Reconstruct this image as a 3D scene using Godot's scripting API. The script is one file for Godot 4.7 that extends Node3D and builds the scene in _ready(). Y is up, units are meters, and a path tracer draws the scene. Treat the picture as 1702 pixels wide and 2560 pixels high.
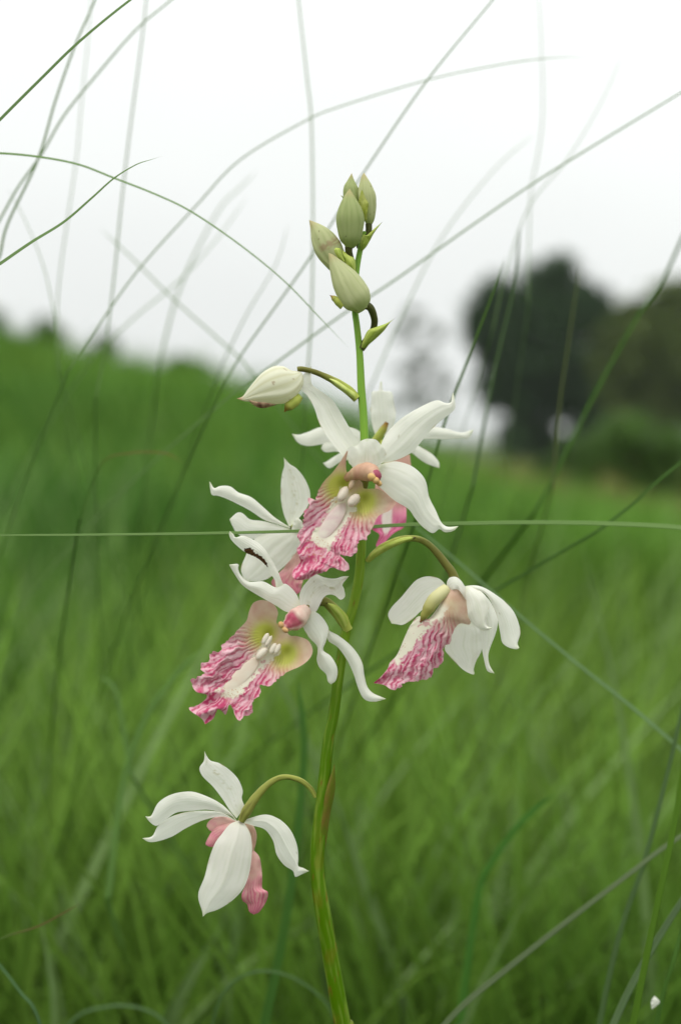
extends Node3D
# A white and pink ground orchid in tall grass under an overcast sky.
# One unit of drawing ("px") is 0.1 mm at the orchid; z is in the same unit, towards the viewer.

const PX := 0.0001
const DIST := 0.40
const FOCUS_Y := 0.50
const PITCH := 2.58
var view: Transform3D
var home := Vector3.ZERO            # base of the thing being built
var fo := Vector2.ZERO              # drawing frame of the flower being built
var fs := 1.0
var fz := 0.0
var rng := RandomNumberGenerator.new()
var noise := FastNoiseLite.new()
var M := {}


# ---------------------------------------------------------------- drawing helpers
func at(px: float, py: float, z: float) -> Vector3:
	var d := DIST - z * PX
	var s := PX * d / DIST
	return view * Vector3((px - 851.0) * s, (1280.0 - py) * s, -d)


func frame(x: float, y: float, s: float, z := 0.0) -> void:
	fo = Vector2(x, y)
	fs = s
	fz = z


func pts(flat: Array) -> PackedVector3Array:
	var out := PackedVector3Array()
	for i in range(0, flat.size(), 3):
		out.append(Vector3(fo.x + flat[i] / fs, fo.y + flat[i + 1] / fs, fz + flat[i + 2]))
	return out


func curve(p: PackedVector3Array, n: int) -> PackedVector3Array:
	var dense := PackedVector3Array()
	var last := p.size() - 1
	for i in last:
		var a: Vector3 = p[i - 1] if i > 0 else p[0] * 2.0 - p[1]
		var d: Vector3 = p[i + 2] if i + 2 <= last else p[last] * 2.0 - p[last - 1]
		for k in 10:
			dense.append(p[i].cubic_interpolate(p[i + 1], a, d, k / 10.0))
	dense.append(p[last])
	var at_len := PackedFloat32Array([0.0])
	for i in range(1, dense.size()):
		at_len.append(at_len[i - 1] + maxf(1e-9, dense[i].distance_to(dense[i - 1])))
	var total := at_len[at_len.size() - 1]
	var out := PackedVector3Array()
	var j := 0
	for i in n + 1:
		var want := total * i / n
		while j < dense.size() - 2 and at_len[j + 1] < want:
			j += 1
		out.append(dense[j].lerp(dense[j + 1], clampf((want - at_len[j]) / (at_len[j + 1] - at_len[j]), 0.0, 1.0)))
	return out


func lin(r: float, g: float, b: float) -> Color:
	return Color(r / 255.0, g / 255.0, b / 255.0).srgb_to_linear()


func put(called: String, mesh: Mesh, mat: Material, parent: Node) -> MeshInstance3D:
	var o := MeshInstance3D.new()
	o.name = called
	o.mesh = mesh
	o.material_override = mat
	parent.add_child(o, true)
	return o


func grid_mesh(P: PackedVector3Array, C: PackedColorArray, nu: int, nv: int, wrapped: bool) -> ArrayMesh:
	var N := PackedVector3Array()
	var U := PackedVector2Array()
	var w := nv + 1
	for i in nu + 1:
		for j in nv + 1:
			var i0 := clampi(i - 1, 0, nu)
			var i1 := clampi(i + 1, 0, nu)
			var j0 := j - 1
			var j1 := j + 1
			if wrapped:
				j0 = nv - 1 if j == 0 else j - 1
				j1 = 1 if j == nv else j + 1
			else:
				j0 = maxi(j0, 0)
				j1 = mini(j1, nv)
			var ii := clampi(i, 1, nu - 1)
			var du := P[i1 * w + j] - P[i0 * w + j]
			var dv := P[ii * w + j1] - P[ii * w + j0]
			var n := du.cross(dv)
			N.append(n.normalized() if n.length_squared() > 1e-22 else Vector3.UP)
			U.append(Vector2(float(j) / nv, float(i) / nu))
	var I := PackedInt32Array()
	for i in nu:
		for j in nv:
			var a := i * w + j
			I.append_array([a, a + 1, a + w, a + 1, a + w + 1, a + w])
	var arr := []
	arr.resize(Mesh.ARRAY_MAX)
	arr[Mesh.ARRAY_VERTEX] = P
	arr[Mesh.ARRAY_NORMAL] = N
	arr[Mesh.ARRAY_TEX_UV] = U
	arr[Mesh.ARRAY_COLOR] = C
	arr[Mesh.ARRAY_INDEX] = I
	var m := ArrayMesh.new()
	m.add_surface_from_arrays(Mesh.PRIMITIVE_TRIANGLES, arr)
	return m


# A petal-like sheet between a left and a right edge, bulging by "cup" towards the viewer.
func sheet(called: String, parent: Node, L: Array, R: Array, o := {}) -> MeshInstance3D:
	var nu: int = o.get("nu", 44)
	var nv: int = o.get("nv", 20)
	var lp := curve(pts(L), nu)
	var rp := curve(pts(R), nu)
	var mp := PackedVector3Array()
	var cup: float = o.get("cup", 10.0)
	if o.has("mid"):
		mp = curve(pts(o.mid), nu)
	else:
		for i in nu + 1:
			var u := float(i) / nu
			mp.append((lp[i] + rp[i]) * 0.5 + Vector3(0, 0, cup * pow(sin(PI * u), 0.6)))
	var wave: float = o.get("wave", 3.0)
	var wf: float = o.get("wf", 3.0)
	var rib: float = o.get("rib", 0.5)
	var fold: float = o.get("fold", 0.0)
	var ph: float = o.get("seed", 1.0)
	var col: Callable = o.get("col", white_petal.bind(ph))
	var bend = o.get("bend")
	var P := PackedVector3Array()
	var C := PackedColorArray()
	for i in nu + 1:
		var u := float(i) / nu
		for j in nv + 1:
			var v := 2.0 * j / nv - 1.0
			var p := lp[i] * (v * (v - 1.0) * 0.5) + mp[i] * (1.0 - v * v) + rp[i] * (v * (v + 1.0) * 0.5)
			var env := sin(PI * clampf(u * 1.05, 0.0, 1.0))
			p.z += wave * v * v * env * sin(wf * TAU * u + ph * 2.3 + (1.3 if v > 0.0 else 0.0))
			p.z += rib * env * cos(v * 22.0 + noise.get_noise_2d(u * 90.0, ph * 40.0) * 2.0)
			p.z -= fold * env * exp(-v * v * 60.0)
			p.z += noise.get_noise_3d(p.x * 0.5, p.y * 0.5, ph * 100.0) * o.get("bumps", 3.0) * env
			if bend != null:
				p = bend.call(u, v, p)
			P.append(at(p.x, p.y, p.z) - home)
			C.append(col.call(u, v, p))
	return put(called, grid_mesh(P, C, nu, nv, false), o.get("mat", M.petal), parent)


# A swept tube along points with a radius for each, both in px.
func tube_px(called: String, parent: Node, centre: PackedVector3Array, radius: PackedFloat32Array, mat: Material, col: Callable, o := {}) -> MeshInstance3D:
	var nu: int = o.get("nu", 40)
	var nv: int = o.get("nv", 14)
	var c := curve(centre, nu)
	var world := PackedVector3Array()
	for p in c:
		world.append(at(p.x, p.y, p.z))
	var shape = o.get("shape")
	var flat: float = o.get("flat", 1.0)
	var P := PackedVector3Array()
	var C := PackedColorArray()
	var side := Vector3.ZERO
	var rn := radius.size() - 1
	for i in nu + 1:
		var u := float(i) / nu
		var t := (world[mini(i + 1, nu)] - world[maxi(i - 1, 0)]).normalized()
		if i == 0:
			side = t.cross(view.basis.z)
			if side.length() < 0.2:
				side = t.cross(Vector3.UP)
		side = (side - t * side.dot(t)).normalized()
		var other := side.cross(t).normalized()
		var f := u * rn
		var k := mini(int(f), rn - 1)
		var r := lerpf(radius[k], radius[k + 1], smoothstep(0.0, 1.0, f - k) if o.get("soft", true) else f - k)
		r *= PX * (DIST - c[i].z * PX) / DIST
		for j in nv + 1:
			var a := TAU * j / nv
			var rr := r
			if shape != null:
				rr *= shape.call(u, a)
			P.append(world[i] + side * cos(a) * rr + other * sin(a) * rr * flat - home)
			C.append(col.call(u, a, c[i]))
	return put(called, grid_mesh(P, C, nu, nv, true), mat, parent)


func tube(called: String, parent: Node, flat: Array, radii: Array, mat: Material, col: Callable, o := {}) -> MeshInstance3D:
	return tube_px(called, parent, pts(flat), PackedFloat32Array(radii.map(func(r): return r / (1.0 if o.get("raw", false) else fs))), mat, col, o)


# ---------------------------------------------------------------- colours of the plant
func white_petal(u: float, v: float, p: Vector3, ph: float) -> Color:
	var c := Color(0.88, 0.87, 0.80)
	c = c.lerp(Color(0.70, 0.73, 0.48), smoothstep(0.90, 1.0, u) * 0.75)
	c = c.lerp(Color(0.74, 0.76, 0.55), smoothstep(0.14, 0.0, u) * 0.6)
	c = c.lerp(Color(0.70, 0.73, 0.60), exp(-v * v * 300.0) * 0.35 * sin(PI * u))
	var g := noise.get_noise_2d(v * 160.0 + ph * 31.0, u * 22.0)
	c = c.lerp(Color(0.74, 0.74, 0.62), clampf(g * 0.8, 0.0, 0.5))
	c = c.lerp(Color(0.85, 0.84, 0.78), clampf(-g * 0.9, 0.0, 0.5))
	var vein := pow(0.5 + 0.5 * cos(v * 34.0 + noise.get_noise_2d(u * 60.0, v * 30.0 + ph * 9.0) * 5.0), 5.0)
	c = c.lerp(Color(0.66, 0.69, 0.54), vein * 0.28 * sin(PI * u))
	var worn := noise.get_noise_2d(u * 130.0, ph * 63.0 + signf(v) * 40.0)
	c = c.lerp(Color(0.50, 0.38, 0.18), smoothstep(0.90, 1.0, absf(v)) * smoothstep(0.22, 0.4, worn) * 0.7)
	var s := noise.get_noise_3d(p.x * 9.0, p.y * 9.0, ph * 77.0)
	if s > 0.66:
		c = c.lerp(Color(0.32, 0.27, 0.14), 0.5)
	return c


func eaten_petal(u: float, v: float, p: Vector3, ph: float) -> Color:
	var c := white_petal(u, v, p, ph)
	var n := noise.get_noise_2d(p.x * 6.0, p.y * 6.0)
	var line := -0.66 + 0.35 * (u - 0.5) + n * 0.25
	var w := 0.50 * smoothstep(0.27, 0.33, u) * smoothstep(0.68, 0.62, u) * (0.7 + 0.9 * noise.get_noise_2d(u * 190.0, 3.0))
	var d := absf(v - line)
	if d < w:
		var q := noise.get_noise_2d(p.x * 14.0, p.y * 14.0)
		return Color(0.03, 0.018, 0.010).lerp(Color(0.16, 0.07, 0.03), clampf(0.3 + q * 1.3, 0.0, 1.0))
	return c


func green_stem(u: float, a: float, p: Vector3) -> Color:
	var c := lin(122, 164, 62).lerp(lin(110, 142, 36), smoothstep(1000.0, 1500.0, p.y))
	c = c.lerp(lin(76, 112, 12), smoothstep(1450.0, 1900.0, p.y))
	var g := noise.get_noise_2d(a * 60.0, p.y * 0.35)
	c = c.lerp(lin(140, 160, 66), clampf(g, 0.0, 0.4))
	var s := noise.get_noise_3d(cos(a) * 40.0, sin(a) * 40.0, p.y * 1.6)
	if p.y > 1280.0 and s > 0.42:
		c = c.lerp(lin(120, 74, 34), 0.55)
	var s2 := noise.get_noise_3d(cos(a) * 14.0 + 70.0, sin(a) * 14.0, p.y * 0.5)
	c = c.lerp(lin(128, 96, 36), clampf(s2 * 1.6, 0.0, 0.25) * smoothstep(1900.0, 2250.0, p.y))
	return c


func olive_stalk(u: float, a: float, p: Vector3) -> Color:
	var c := lin(168, 176, 82).lerp(lin(110, 108, 52), smoothstep(0.2, 0.75, u))
	return c.lerp(lin(84, 78, 36), clampf(noise.get_noise_2d(a * 30.0, u * 40.0 + p.x) * 1.2, 0.0, 0.6))


func dark_stalk(u: float, a: float, p: Vector3) -> Color:
	return lin(88, 92, 46).lerp(lin(62, 62, 34), clampf(0.5 + noise.get_noise_2d(a * 30.0, u * 40.0 + p.x), 0.0, 1.0))


func bract_green(u: float, v: float, p: Vector3) -> Color:
	var c := lin(150, 170, 66).lerp(lin(186, 196, 104), clampf(0.5 + noise.get_noise_2d(v * 60.0, u * 30.0 + p.x), 0.0, 1.0))
	return c.lerp(lin(66, 44, 28), smoothstep(0.90, 0.97, u))


func bract_side(u: float, a: float, p: Vector3) -> Color:
	return bract_green(u * 0.9, a * 0.3, p)


func spur_olive(u: float, a: float, p: Vector3) -> Color:
	return lin(168, 176, 84).lerp(lin(132, 92, 40), smoothstep(0.55, 1.0, u))


func bud_green(u: float, a: float, p: Vector3, pale: float, ph: float) -> Color:
	var c := lin(170, 182, 120).lerp(lin(214, 216, 172), pale)
	var stripe := pow(0.5 + 0.5 * cos(a * 14.0 + ph + noise.get_noise_3d(cos(a) * 30.0, u * 26.0, sin(a) * 30.0 + ph * 9.0) * 7.0), 3.0) * clampf(0.7 + noise.get_noise_2d(a * 40.0, u * 30.0 + ph * 20.0), 0.0, 1.0)
	c = c.lerp(lin(134, 154, 84).lerp(lin(180, 190, 128), pale), stripe * 0.6 * sin(PI * u))
	c = c.lerp(lin(200, 186, 140), smoothstep(0.78, 0.97, u) * 0.8)
	c = c.lerp(lin(150, 168, 90), smoothstep(0.25, 0.0, u) * 0.6)
	if noise.get_noise_3d(p.x * 2.0 + cos(a) * 60.0, p.y * 5.0, sin(a) * 60.0 + ph * 50.0) > 0.56:
		c = c.lerp(lin(92, 66, 30), 0.7)
	return c


func bud_white(u: float, a: float, p: Vector3) -> Color:
	var c := Color(0.83, 0.82, 0.68)
	c = c.lerp(lin(208, 204, 160), pow(0.5 + 0.5 * cos(a * 11.0), 4.0) * 0.5)
	c = c.lerp(lin(196, 140, 92), smoothstep(0.86, 1.0, u) * 0.8)
	if noise.get_noise_3d(p.x * 3.0, sin(a) * 90.0, cos(a) * 90.0) > 0.5:
		c = c.lerp(lin(150, 108, 60), 0.6)
	return c


func bud_shape(u: float, a: float, twist: float) -> float:
	var w := fposmod(a * 3.0 / TAU + twist * u, 1.0)
	return 0.95 + 0.15 * smoothstep(0.0, 0.07, w) * (1.0 - w) + 0.010 * cos(a * 13.0)


func plain(u: float, a: float, p: Vector3, c: Color, d: Color) -> Color:
	return c.lerp(d, clampf(0.5 + 0.9 * noise.get_noise_3d(p.x * 1.5 + cos(a) * 20.0, p.y * 1.5 + sin(a) * 20.0, 5.0), 0.0, 1.0))


# Colour of the lip by its place: s along the lip, t across it (both in lip lengths).
func lip_colour(u: float, v: float, p: Vector3, base: Vector2, tip: Vector2, ph: float, o: Dictionary) -> Color:
	var ax := tip - base
	var len := ax.length()
	ax /= len
	var r := Vector2(p.x, p.y) - base
	var s := r.dot(ax) / len
	var ts: float = r.cross(ax) / len - o.get("shift", 0.0)
	var t := absf(ts)
	var n := noise.get_noise_3d(p.x * 1.2, p.y * 1.2, ph * 60.0)
	var n2 := noise.get_noise_3d(p.x * 2.6, p.y * 2.6, ph * 60.0 + 9.0)
	var n3 := noise.get_noise_3d(p.x * 9.0, p.y * 9.0, ph * 60.0 + 29.0)
	var pale := lin(230, 188, 198)
	var deep := lin(184, 62, 104)
	# veins fan out from the throat
	var ang := atan2(t - 0.02, s - 0.05)
	var rad := Vector2(s - 0.05, t).length()
	var vein := 0.5 + 0.5 * cos(ang * 58.0 + n * 5.0 + n2 * 0.6)
	var fine := 0.5 + 0.5 * cos(ang * 116.0 + 1.0 + n * 8.0)
	var ink := clampf(0.9 + n2 * 1.0, 0.4, 1.0) * smoothstep(0.42, 0.95, lerpf(vein, maxf(vein, fine * 0.92), smoothstep(0.3, 0.6, rad)))
	var flush := clampf(0.30 + n * 1.3 + 0.6 * smoothstep(0.17, 0.09, t) * smoothstep(0.25, 0.4, s), 0.0, 1.0)
	var c := pale.lerp(deep, clampf(ink * 0.80 + flush * 0.38, 0.0, 1.0))
	c = c.lerp(lin(226, 170, 182), smoothstep(0.90, 1.0, absf(v)) * 0.55)
	# side lobes: dull pink skin, yellow-green throat
	var throat: float = o.get("throat", 1.0)
	var lobes := smoothstep(0.44, 0.16, s)
	var skin := lin(222, 196, 176).lerp(lin(208, 164, 150), clampf(0.5 + n, 0.0, 1.0))
	skin = skin.lerp(lin(196, 104, 116), ink * 0.7 * smoothstep(0.08, 0.3, s))
	c = c.lerp(skin, lobes)
	var green := exp(-(pow((s - 0.15) / 0.12, 2.0) + pow((t - 0.13) / 0.10, 2.0))) * throat
	c = c.lerp(lin(196, 198, 92).lerp(lin(180, 140, 100), ink * 0.4 * smoothstep(0.12, 0.25, s)), clampf(green * 1.6, 0.0, 1.0))
	c = c.lerp(lin(128, 134, 26), clampf(exp(-(pow((s - 0.11) / 0.055, 2.0) + pow((t - 0.11) / 0.05, 2.0))) * 0.75 * throat, 0.0, 1.0))
	# the white strip along the middle, ragged at its edges
	var half: float = o.get("strip", 0.07)
	var stop: float = o.get("stop", 0.72)
	var strip := smoothstep(half + 0.02 + n2 * 0.06, half - 0.005 + n2 * 0.06, t + n3 * 0.012) * smoothstep(0.12, 0.20, s) * smoothstep(stop + n2 * 0.06, stop - 0.05 + n2 * 0.06, s)
	c = c.lerp(lin(228, 222, 204), strip)
	if strip > 0.4 and n2 > 0.22 and s > 0.3 and s < 0.5:
		c = c.lerp(deep, 0.55)
	if s > 0.6 and s < 0.8 and t < 0.09 and n3 > 0.30:
		c = c.lerp(lin(184, 124, 60), 0.6)
	return c


func pink_skin(u: float, v: float, p: Vector3, ph: float, strong: float) -> Color:
	var n := noise.get_noise_3d(p.x * 1.6, p.y * 1.6, ph * 30.0)
	var c := lin(220, 176, 166).lerp(lin(214, 132, 150), clampf(strong * u + n * 0.6, 0.0, 1.0))
	var ink := smoothstep(0.4, 0.9, 0.5 + 0.5 * cos(v * 20.0 + n * 5.0))
	return c.lerp(lin(202, 80, 124), ink * 0.65 * smoothstep(0.25, 0.7, u) * strong)


# ---------------------------------------------------------------- the orchid
func lip(parent: Node, L: Array, Mid: Array, R: Array, base: Array, tip: Array, ph: float, ruffle := 10.0, o := {}) -> MeshInstance3D:
	var b := Vector2(fo.x + base[0] / fs, fo.y + base[1] / fs)
	var t := Vector2(fo.x + tip[0] / fs, fo.y + tip[1] / fs)
	var ax := (t - b).normalized()
	var len := b.distance_to(t)
	var bend := func(u: float, v: float, p: Vector3) -> Vector3:
		var r := Vector2(p.x, p.y) - b
		var s := r.dot(ax) / len
		var tt := r.cross(ax) / len
		var ang := atan2(absf(tt) - 0.02, s - 0.05)
		var n := noise.get_noise_3d(p.x * 1.2, p.y * 1.2, ph * 60.0)
		var n2 := noise.get_noise_3d(p.x * 2.6, p.y * 2.6, ph * 60.0 + 9.0)
		var out := smoothstep(0.06, 0.24, absf(tt)) * smoothstep(0.18, 0.45, s)
		p.z += cos(ang * 58.0 + n * 5.0 + n2 * 0.6) * -1.3 * smoothstep(0.05, 0.12, absf(tt)) * smoothstep(0.12, 0.3, s)
		p.z += ruffle * 1.5 * out * out * sin(ang * 17.0 + s * 10.0 + ph + n * 2.0)
		p.z += ruffle * 1.3 * smoothstep(0.72, 0.92, s) * sin(tt * 34.0 + s * 20.0 + ph)
		p.z += n * ruffle * 1.2 * smoothstep(0.3, 0.6, s) * smoothstep(0.03, 0.12, absf(tt))
		var lat := Vector2(-ax.y, ax.x) * (-signf(tt)) * smoothstep(0.7, 1.0, absf(v)) * out
		var scallop := 3.0 * sin(ang * 52.0 + n * 8.0) + 4.0 * n2
		p.x += lat.x * scallop
		p.y += lat.y * scallop
		return p
	return sheet("lip", parent, L, R, {"mid": Mid, "nu": 170, "nv": 120, "wave": 0.0, "rib": 0.0, "bumps": 0.0, "bend": bend, "mat": M.lip, "col": lip_colour.bind(b, t, ph, o)})


func node(called: String, parent: Node, label := "") -> Node3D:
	var o := Node3D.new()
	o.name = called
	parent.add_child(o, true)
	if label:
		o.set_meta("label", label)
	return o


func bead(called: String, parent: Node, x: float, y: float, z: float, x2: float, y2: float, z2: float, r: float, c: Color, d: Color, mat: Material = null) -> MeshInstance3D:
	var a := Vector3(x, y, z)
	var b := Vector3(x2, y2, z2)
	var flat := []
	var radii := []
	for k in 9:
		var w := k / 8.0
		var p := a.lerp(b, w)
		flat.append_array([p.x, p.y, p.z])
		radii.append(r * sqrt(maxf(0.0, 1.0 - pow(2.0 * w - 1.0, 2.0))))
	return tube(called, parent, flat, radii, mat if mat else M.lip, plain.bind(c, d), {"nu": 16, "nv": 14, "soft": false, "flat": 0.25 if called == "callus" and r > 25.0 * 1.2 else 1.0})


func bud(parent: Node, L: Array, R: Array, depth: float, col: Callable, twist: float, label := "") -> MeshInstance3D:
	var n := 24
	var lp := curve(pts(L), n)
	var rp := curve(pts(R), n)
	var c := PackedVector3Array()
	var r := PackedFloat32Array()
	for i in n + 1:
		c.append((lp[i] + rp[i]) * 0.5)
		r.append(lp[i].distance_to(rp[i]) * 0.5)
	var o := tube_px("bud", parent, c, r, M.petal, col, {"nu": 48, "nv": 60, "shape": bud_shape.bind(twist), "flat": depth, "soft": false})
	if label:
		o.set_meta("label", label)
	return o


func build_orchid() -> void:
	var ground_at := at(900, 5400, -60)
	home = Vector3(ground_at.x, ground(ground_at.x, ground_at.z), ground_at.z)
	var orchid := Node3D.new()
	orchid.name = "orchid"
	orchid.position = home
	orchid.set_meta("label", "white and pink orchid on a tall green stalk, the only flowering plant in the grass")
	orchid.set_meta("category", "orchid")
	add_child(orchid)

	# stem
	frame(0, 0, 1)
	tube("stem", orchid, [905, 5450, -60, 900, 4600, -60, 890, 3500, -50, 872, 2660, -40, 856, 2560, -30, 841, 2479, -20, 822, 2368, -10, 803, 2257, 0, 794, 2183, 0, 795, 2109, 0, 807, 1983, 0, 821, 1850, 0, 833, 1790, 0, 846, 1690, 0, 862, 1590, 0, 884, 1510, 0, 899, 1430, 0, 903, 1350, 0, 906, 1250, 0, 911, 1150, 0, 909, 1050, 0, 903, 970, 0, 899, 885, 0, 892, 815, 0, 887, 775, -5, 888, 720, -10, 892, 670, -15, 899, 630, -20, 906, 600, -20, 914, 580, -20],
		[30, 29, 28, 26, 24, 22, 21.5, 21, 21, 20.5, 20, 20, 20.5, 21, 20, 18, 15, 13.5, 12.5, 11.5, 10, 8, 7], M.stem, green_stem, {"nu": 420, "nv": 44, "raw": true, "shape": func(u, a): return 1.0 + 0.012 * cos(a * 11.0 + u * 3.0) + 0.02 * noise.get_noise_2d(u * 900.0, a * 6.0)})
	# withered sheath on the lower stem
	frame(320, 1850, 2.7034)
	sheet("stem_bract", orchid, [1290, 790, 10, 1300, 640, 16, 1316, 480, 18, 1340, 330, 16, 1393, 165, 8], [1326, 770, -2, 1348, 640, -4, 1368, 500, -4, 1400, 330, 0, 1397, 165, 8], {"cup": 8.0, "wave": 1.0, "mat": M.stem, "col": plain_sheet.bind(lin(92, 110, 28), lin(110, 98, 40))})

	buds(orchid)
	flower_top(orchid)
	flower_behind(orchid)
	flower_half_hidden(orchid)
	flower_open(orchid)
	flower_right(orchid)
	flower_low(orchid)


func hollow_mask(u: float, a: float) -> float:
	return smoothstep(0.44, 0.58, u + 0.03 * sin(a * 3.0)) * smoothstep(0.96, 0.88, u) * smoothstep(0.05, 0.5, sin(a + 0.35))


func hollow_column(u: float, a: float, p: Vector3) -> Color:
	var n := noise.get_noise_3d(cos(a) * 30.0, sin(a) * 30.0, u * 60.0)
	var c := lin(240, 220, 204).lerp(lin(226, 178, 168), clampf(0.35 + n + 0.4 * u, 0.0, 1.0))
	return c.lerp(lin(170, 66, 92).lerp(lin(196, 110, 124), clampf(0.5 + n * 1.5, 0.0, 1.0)), hollow_mask(u, a))


func plain_sheet(u: float, v: float, p: Vector3, c: Color, d: Color) -> Color:
	return c.lerp(d, clampf(0.5 + noise.get_noise_3d(p.x * 2.5, p.y * 1.2, 15.0) * 1.1, 0.0, 1.0))


func buds(orchid: Node) -> void:
	frame(700, 400, 3.92)
	var b := bud(orchid, [700, 520, -30, 640, 470, -30, 620, 360, -30, 622, 270, -30, 655, 210, -30, 690, 150, -30, 702, 126, -30], [710, 520, -30, 765, 440, -30, 772, 330, -30, 755, 260, -30, 725, 200, -30, 708, 150, -30, 702, 126, -30], 0.95, bud_green.bind(0.25, 1.0), 0.2, "green pointed bud at the back of the top cluster")
	tube("bud_stalk", b, [700, 500, -30, 720, 620, -32, 748, 760, -32, 770, 860, -25], [26, 28, 26, 20], M.stem, dark_stalk)
	sheet("bract", b, [640, 420, -20, 622, 390, -22, 606, 362, -20, 590, 346, -18], [645, 400, -26, 625, 372, -26, 610, 352, -22, 590, 346, -18], {"mat": M.stem, "col": bract_green, "cup": 2.0, "wave": 0.5})
	b = bud(orchid, [845, 640, -20, 812, 560, -20, 790, 460, -20, 765, 330, -20, 775, 230, -20, 800, 150, -20, 822, 124, -20], [890, 640, -20, 922, 590, -20, 940, 470, -20, 938, 360, -20, 905, 260, -20, 860, 180, -20, 822, 124, -20], 0.95, bud_green.bind(0.75, 2.0), -0.25, "cream bud with brown marks at the top right of the cluster")
	tube("bud_stalk", b, [868, 625, -20, 868, 690, -20, 850, 740, -20, 815, 800, -20], [33, 32, 30, 22], M.stem, dark_stalk)
	sheet("chin", b, [832, 590, 2, 800, 500, 6, 770, 420, 4, 785, 340, 4, 800, 290, 0], [850, 590, 4, 856, 500, 8, 866, 430, 6, 846, 390, 2, 800, 290, 0], {"cup": 3.0, "mat": M.petal, "col": plain_sheet.bind(lin(158, 168, 62), lin(196, 200, 120))})
	sheet("bract", b, [785, 870, -14, 785, 800, -8, 815, 730, -12, 850, 735, -6, 930, 665, -8, 1006, 602, -14], [800, 900, -14, 845, 850, -8, 880, 790, -4, 915, 725, -4, 960, 660, -6, 1006, 602, -14], {"mat": M.stem, "col": bract_green, "cup": 8.0, "wave": 1.0})
	b = bud(orchid, [640, 858, 20, 592, 800, 20, 565, 690, 20, 551, 570, 20, 575, 450, 20, 625, 350, 20, 682, 280, 20], [712, 862, 20, 775, 825, 20, 803, 710, 20, 813, 580, 20, 790, 480, 20, 735, 370, 20, 682, 280, 20], 0.95, bud_green.bind(0.2, 0.3), 0.15, "plump striped green bud at the front of the top cluster")
	tube("bud_stalk", b, [672, 850, 20, 674, 900, 16, 690, 960, 8, 720, 1060, -6], [38, 34, 32, 26], M.stem, dark_stalk)
	sheet("bract", b, [570, 848, 26, 600, 880, 30, 620, 960, 30, 660, 1040, 24, 740, 1120, 6], [570, 848, 26, 620, 890, 18, 700, 940, 16, 738, 990, 12, 742, 1120, 6], {"mat": M.stem, "col": bract_green, "cup": 8.0, "wave": 2.0})
	b = bud(orchid, [600, 1130, 0, 520, 1120, 0, 440, 1040, 0, 360, 930, 0, 312, 790, 0, 298, 680, 0, 284, 588, 0], [650, 1110, 0, 640, 960, 0, 600, 830, 0, 540, 730, 0, 450, 650, 0, 340, 605, 0, 284, 588, 0], 0.9, func(u, a, p): return bud_green(u, a, p, 0.85, 4.0).lerp(lin(172, 116, 104), smoothstep(15.0, 5.0, Vector2((p.x - 822.0) * 1.0, p.y - 615.0).length()) * clampf(0.6 + 2.0 * noise.get_noise_3d(p.x * 8.0 + cos(a) * 90.0, p.y * 8.0, a * 20.0), 0.0, 0.5) * smoothstep(0.0, 0.5, sin(a + 0.6))), -0.3, "pale bud with a pink stain leaning left in the top cluster")
	tube("bud_stalk", b, [625, 1120, 0, 680, 1170, -4, 745, 1230, -10], [40, 34, 24], M.stem, dark_stalk)
	sheet("bract", b, [545, 860, 40, 530, 890, 42, 570, 960, 40, 640, 1010, 30], [545, 860, 40, 590, 870, 42, 610, 930, 40, 640, 1010, 30], {"mat": M.stem, "col": bract_green, "cup": 6.0, "wave": 0.5})
	b = bud(orchid, [770, 1505, 40, 690, 1495, 40, 610, 1425, 40, 530, 1270, 40, 490, 1100, 40, 478, 990, 40, 474, 912, 40], [860, 1440, 40, 890, 1350, 40, 850, 1255, 40, 750, 1115, 40, 620, 1000, 40, 520, 925, 40, 474, 912, 40], 0.9, bud_green.bind(0.9, 2.6), 0.35, "large pale green bud lying across the stem below the cluster")
	tube("bud_stalk", b, [840, 1420, 40, 885, 1450, 36, 915, 1520, 26, 925, 1590, 16, 905, 1680, 8, 850, 1770, 0, 790, 1850, 0], [40, 37, 34, 32, 36, 40, 40], M.stem, dark_stalk)
	tube("spur", b, [620, 1430, 42, 560, 1380, 44, 510, 1340, 44, 488, 1325, 44], [44, 42, 30, 3], M.stem, spur_olive)
	sheet("bract", b, [795, 1840, 10, 815, 1760, 20, 860, 1670, 26, 930, 1640, 30, 1040, 1600, 24, 1130, 1549, 16], [830, 1850, 4, 870, 1810, 14, 950, 1740, 22, 1020, 1670, 26, 1080, 1590, 24, 1130, 1549, 16], {"mat": M.stem, "col": bract_green, "cup": 10.0, "wave": 1.0})
	frame(560, 850, 2.24)
	b = bud(orchid, [432, 175, 40, 400, 152, 40, 310, 150, 40, 220, 190, 40, 150, 265, 40, 110, 315, 40, 72, 328, 40], [440, 200, 40, 442, 285, 40, 390, 335, 40, 300, 352, 40, 190, 348, 40, 120, 342, 40, 72, 328, 40], 0.85, bud_white, 0.2, "white bud on an arched stalk pointing left below the cluster")
	tube("bud_stalk", b, [412, 165, 40, 440, 163, 40, 510, 180, 30, 590, 215, 20, 650, 250, 10, 700, 285, 0, 745, 330, 0], [16, 15, 16, 19, 25, 27, 25], M.stem, func(u, a, p): return olive_stalk(1.0 - u, a, p), {})
	sheet("bract", b, [738, 298, 8, 690, 266, 16, 640, 232, 24, 606, 218, 28, 586, 216, 30], [742, 338, 8, 690, 304, 16, 640, 268, 24, 606, 236, 28, 586, 216, 30], {"cup": 9.0, "wave": 0.5, "mat": M.stem, "col": plain_sheet.bind(lin(176, 190, 96), lin(200, 208, 128))})
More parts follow.
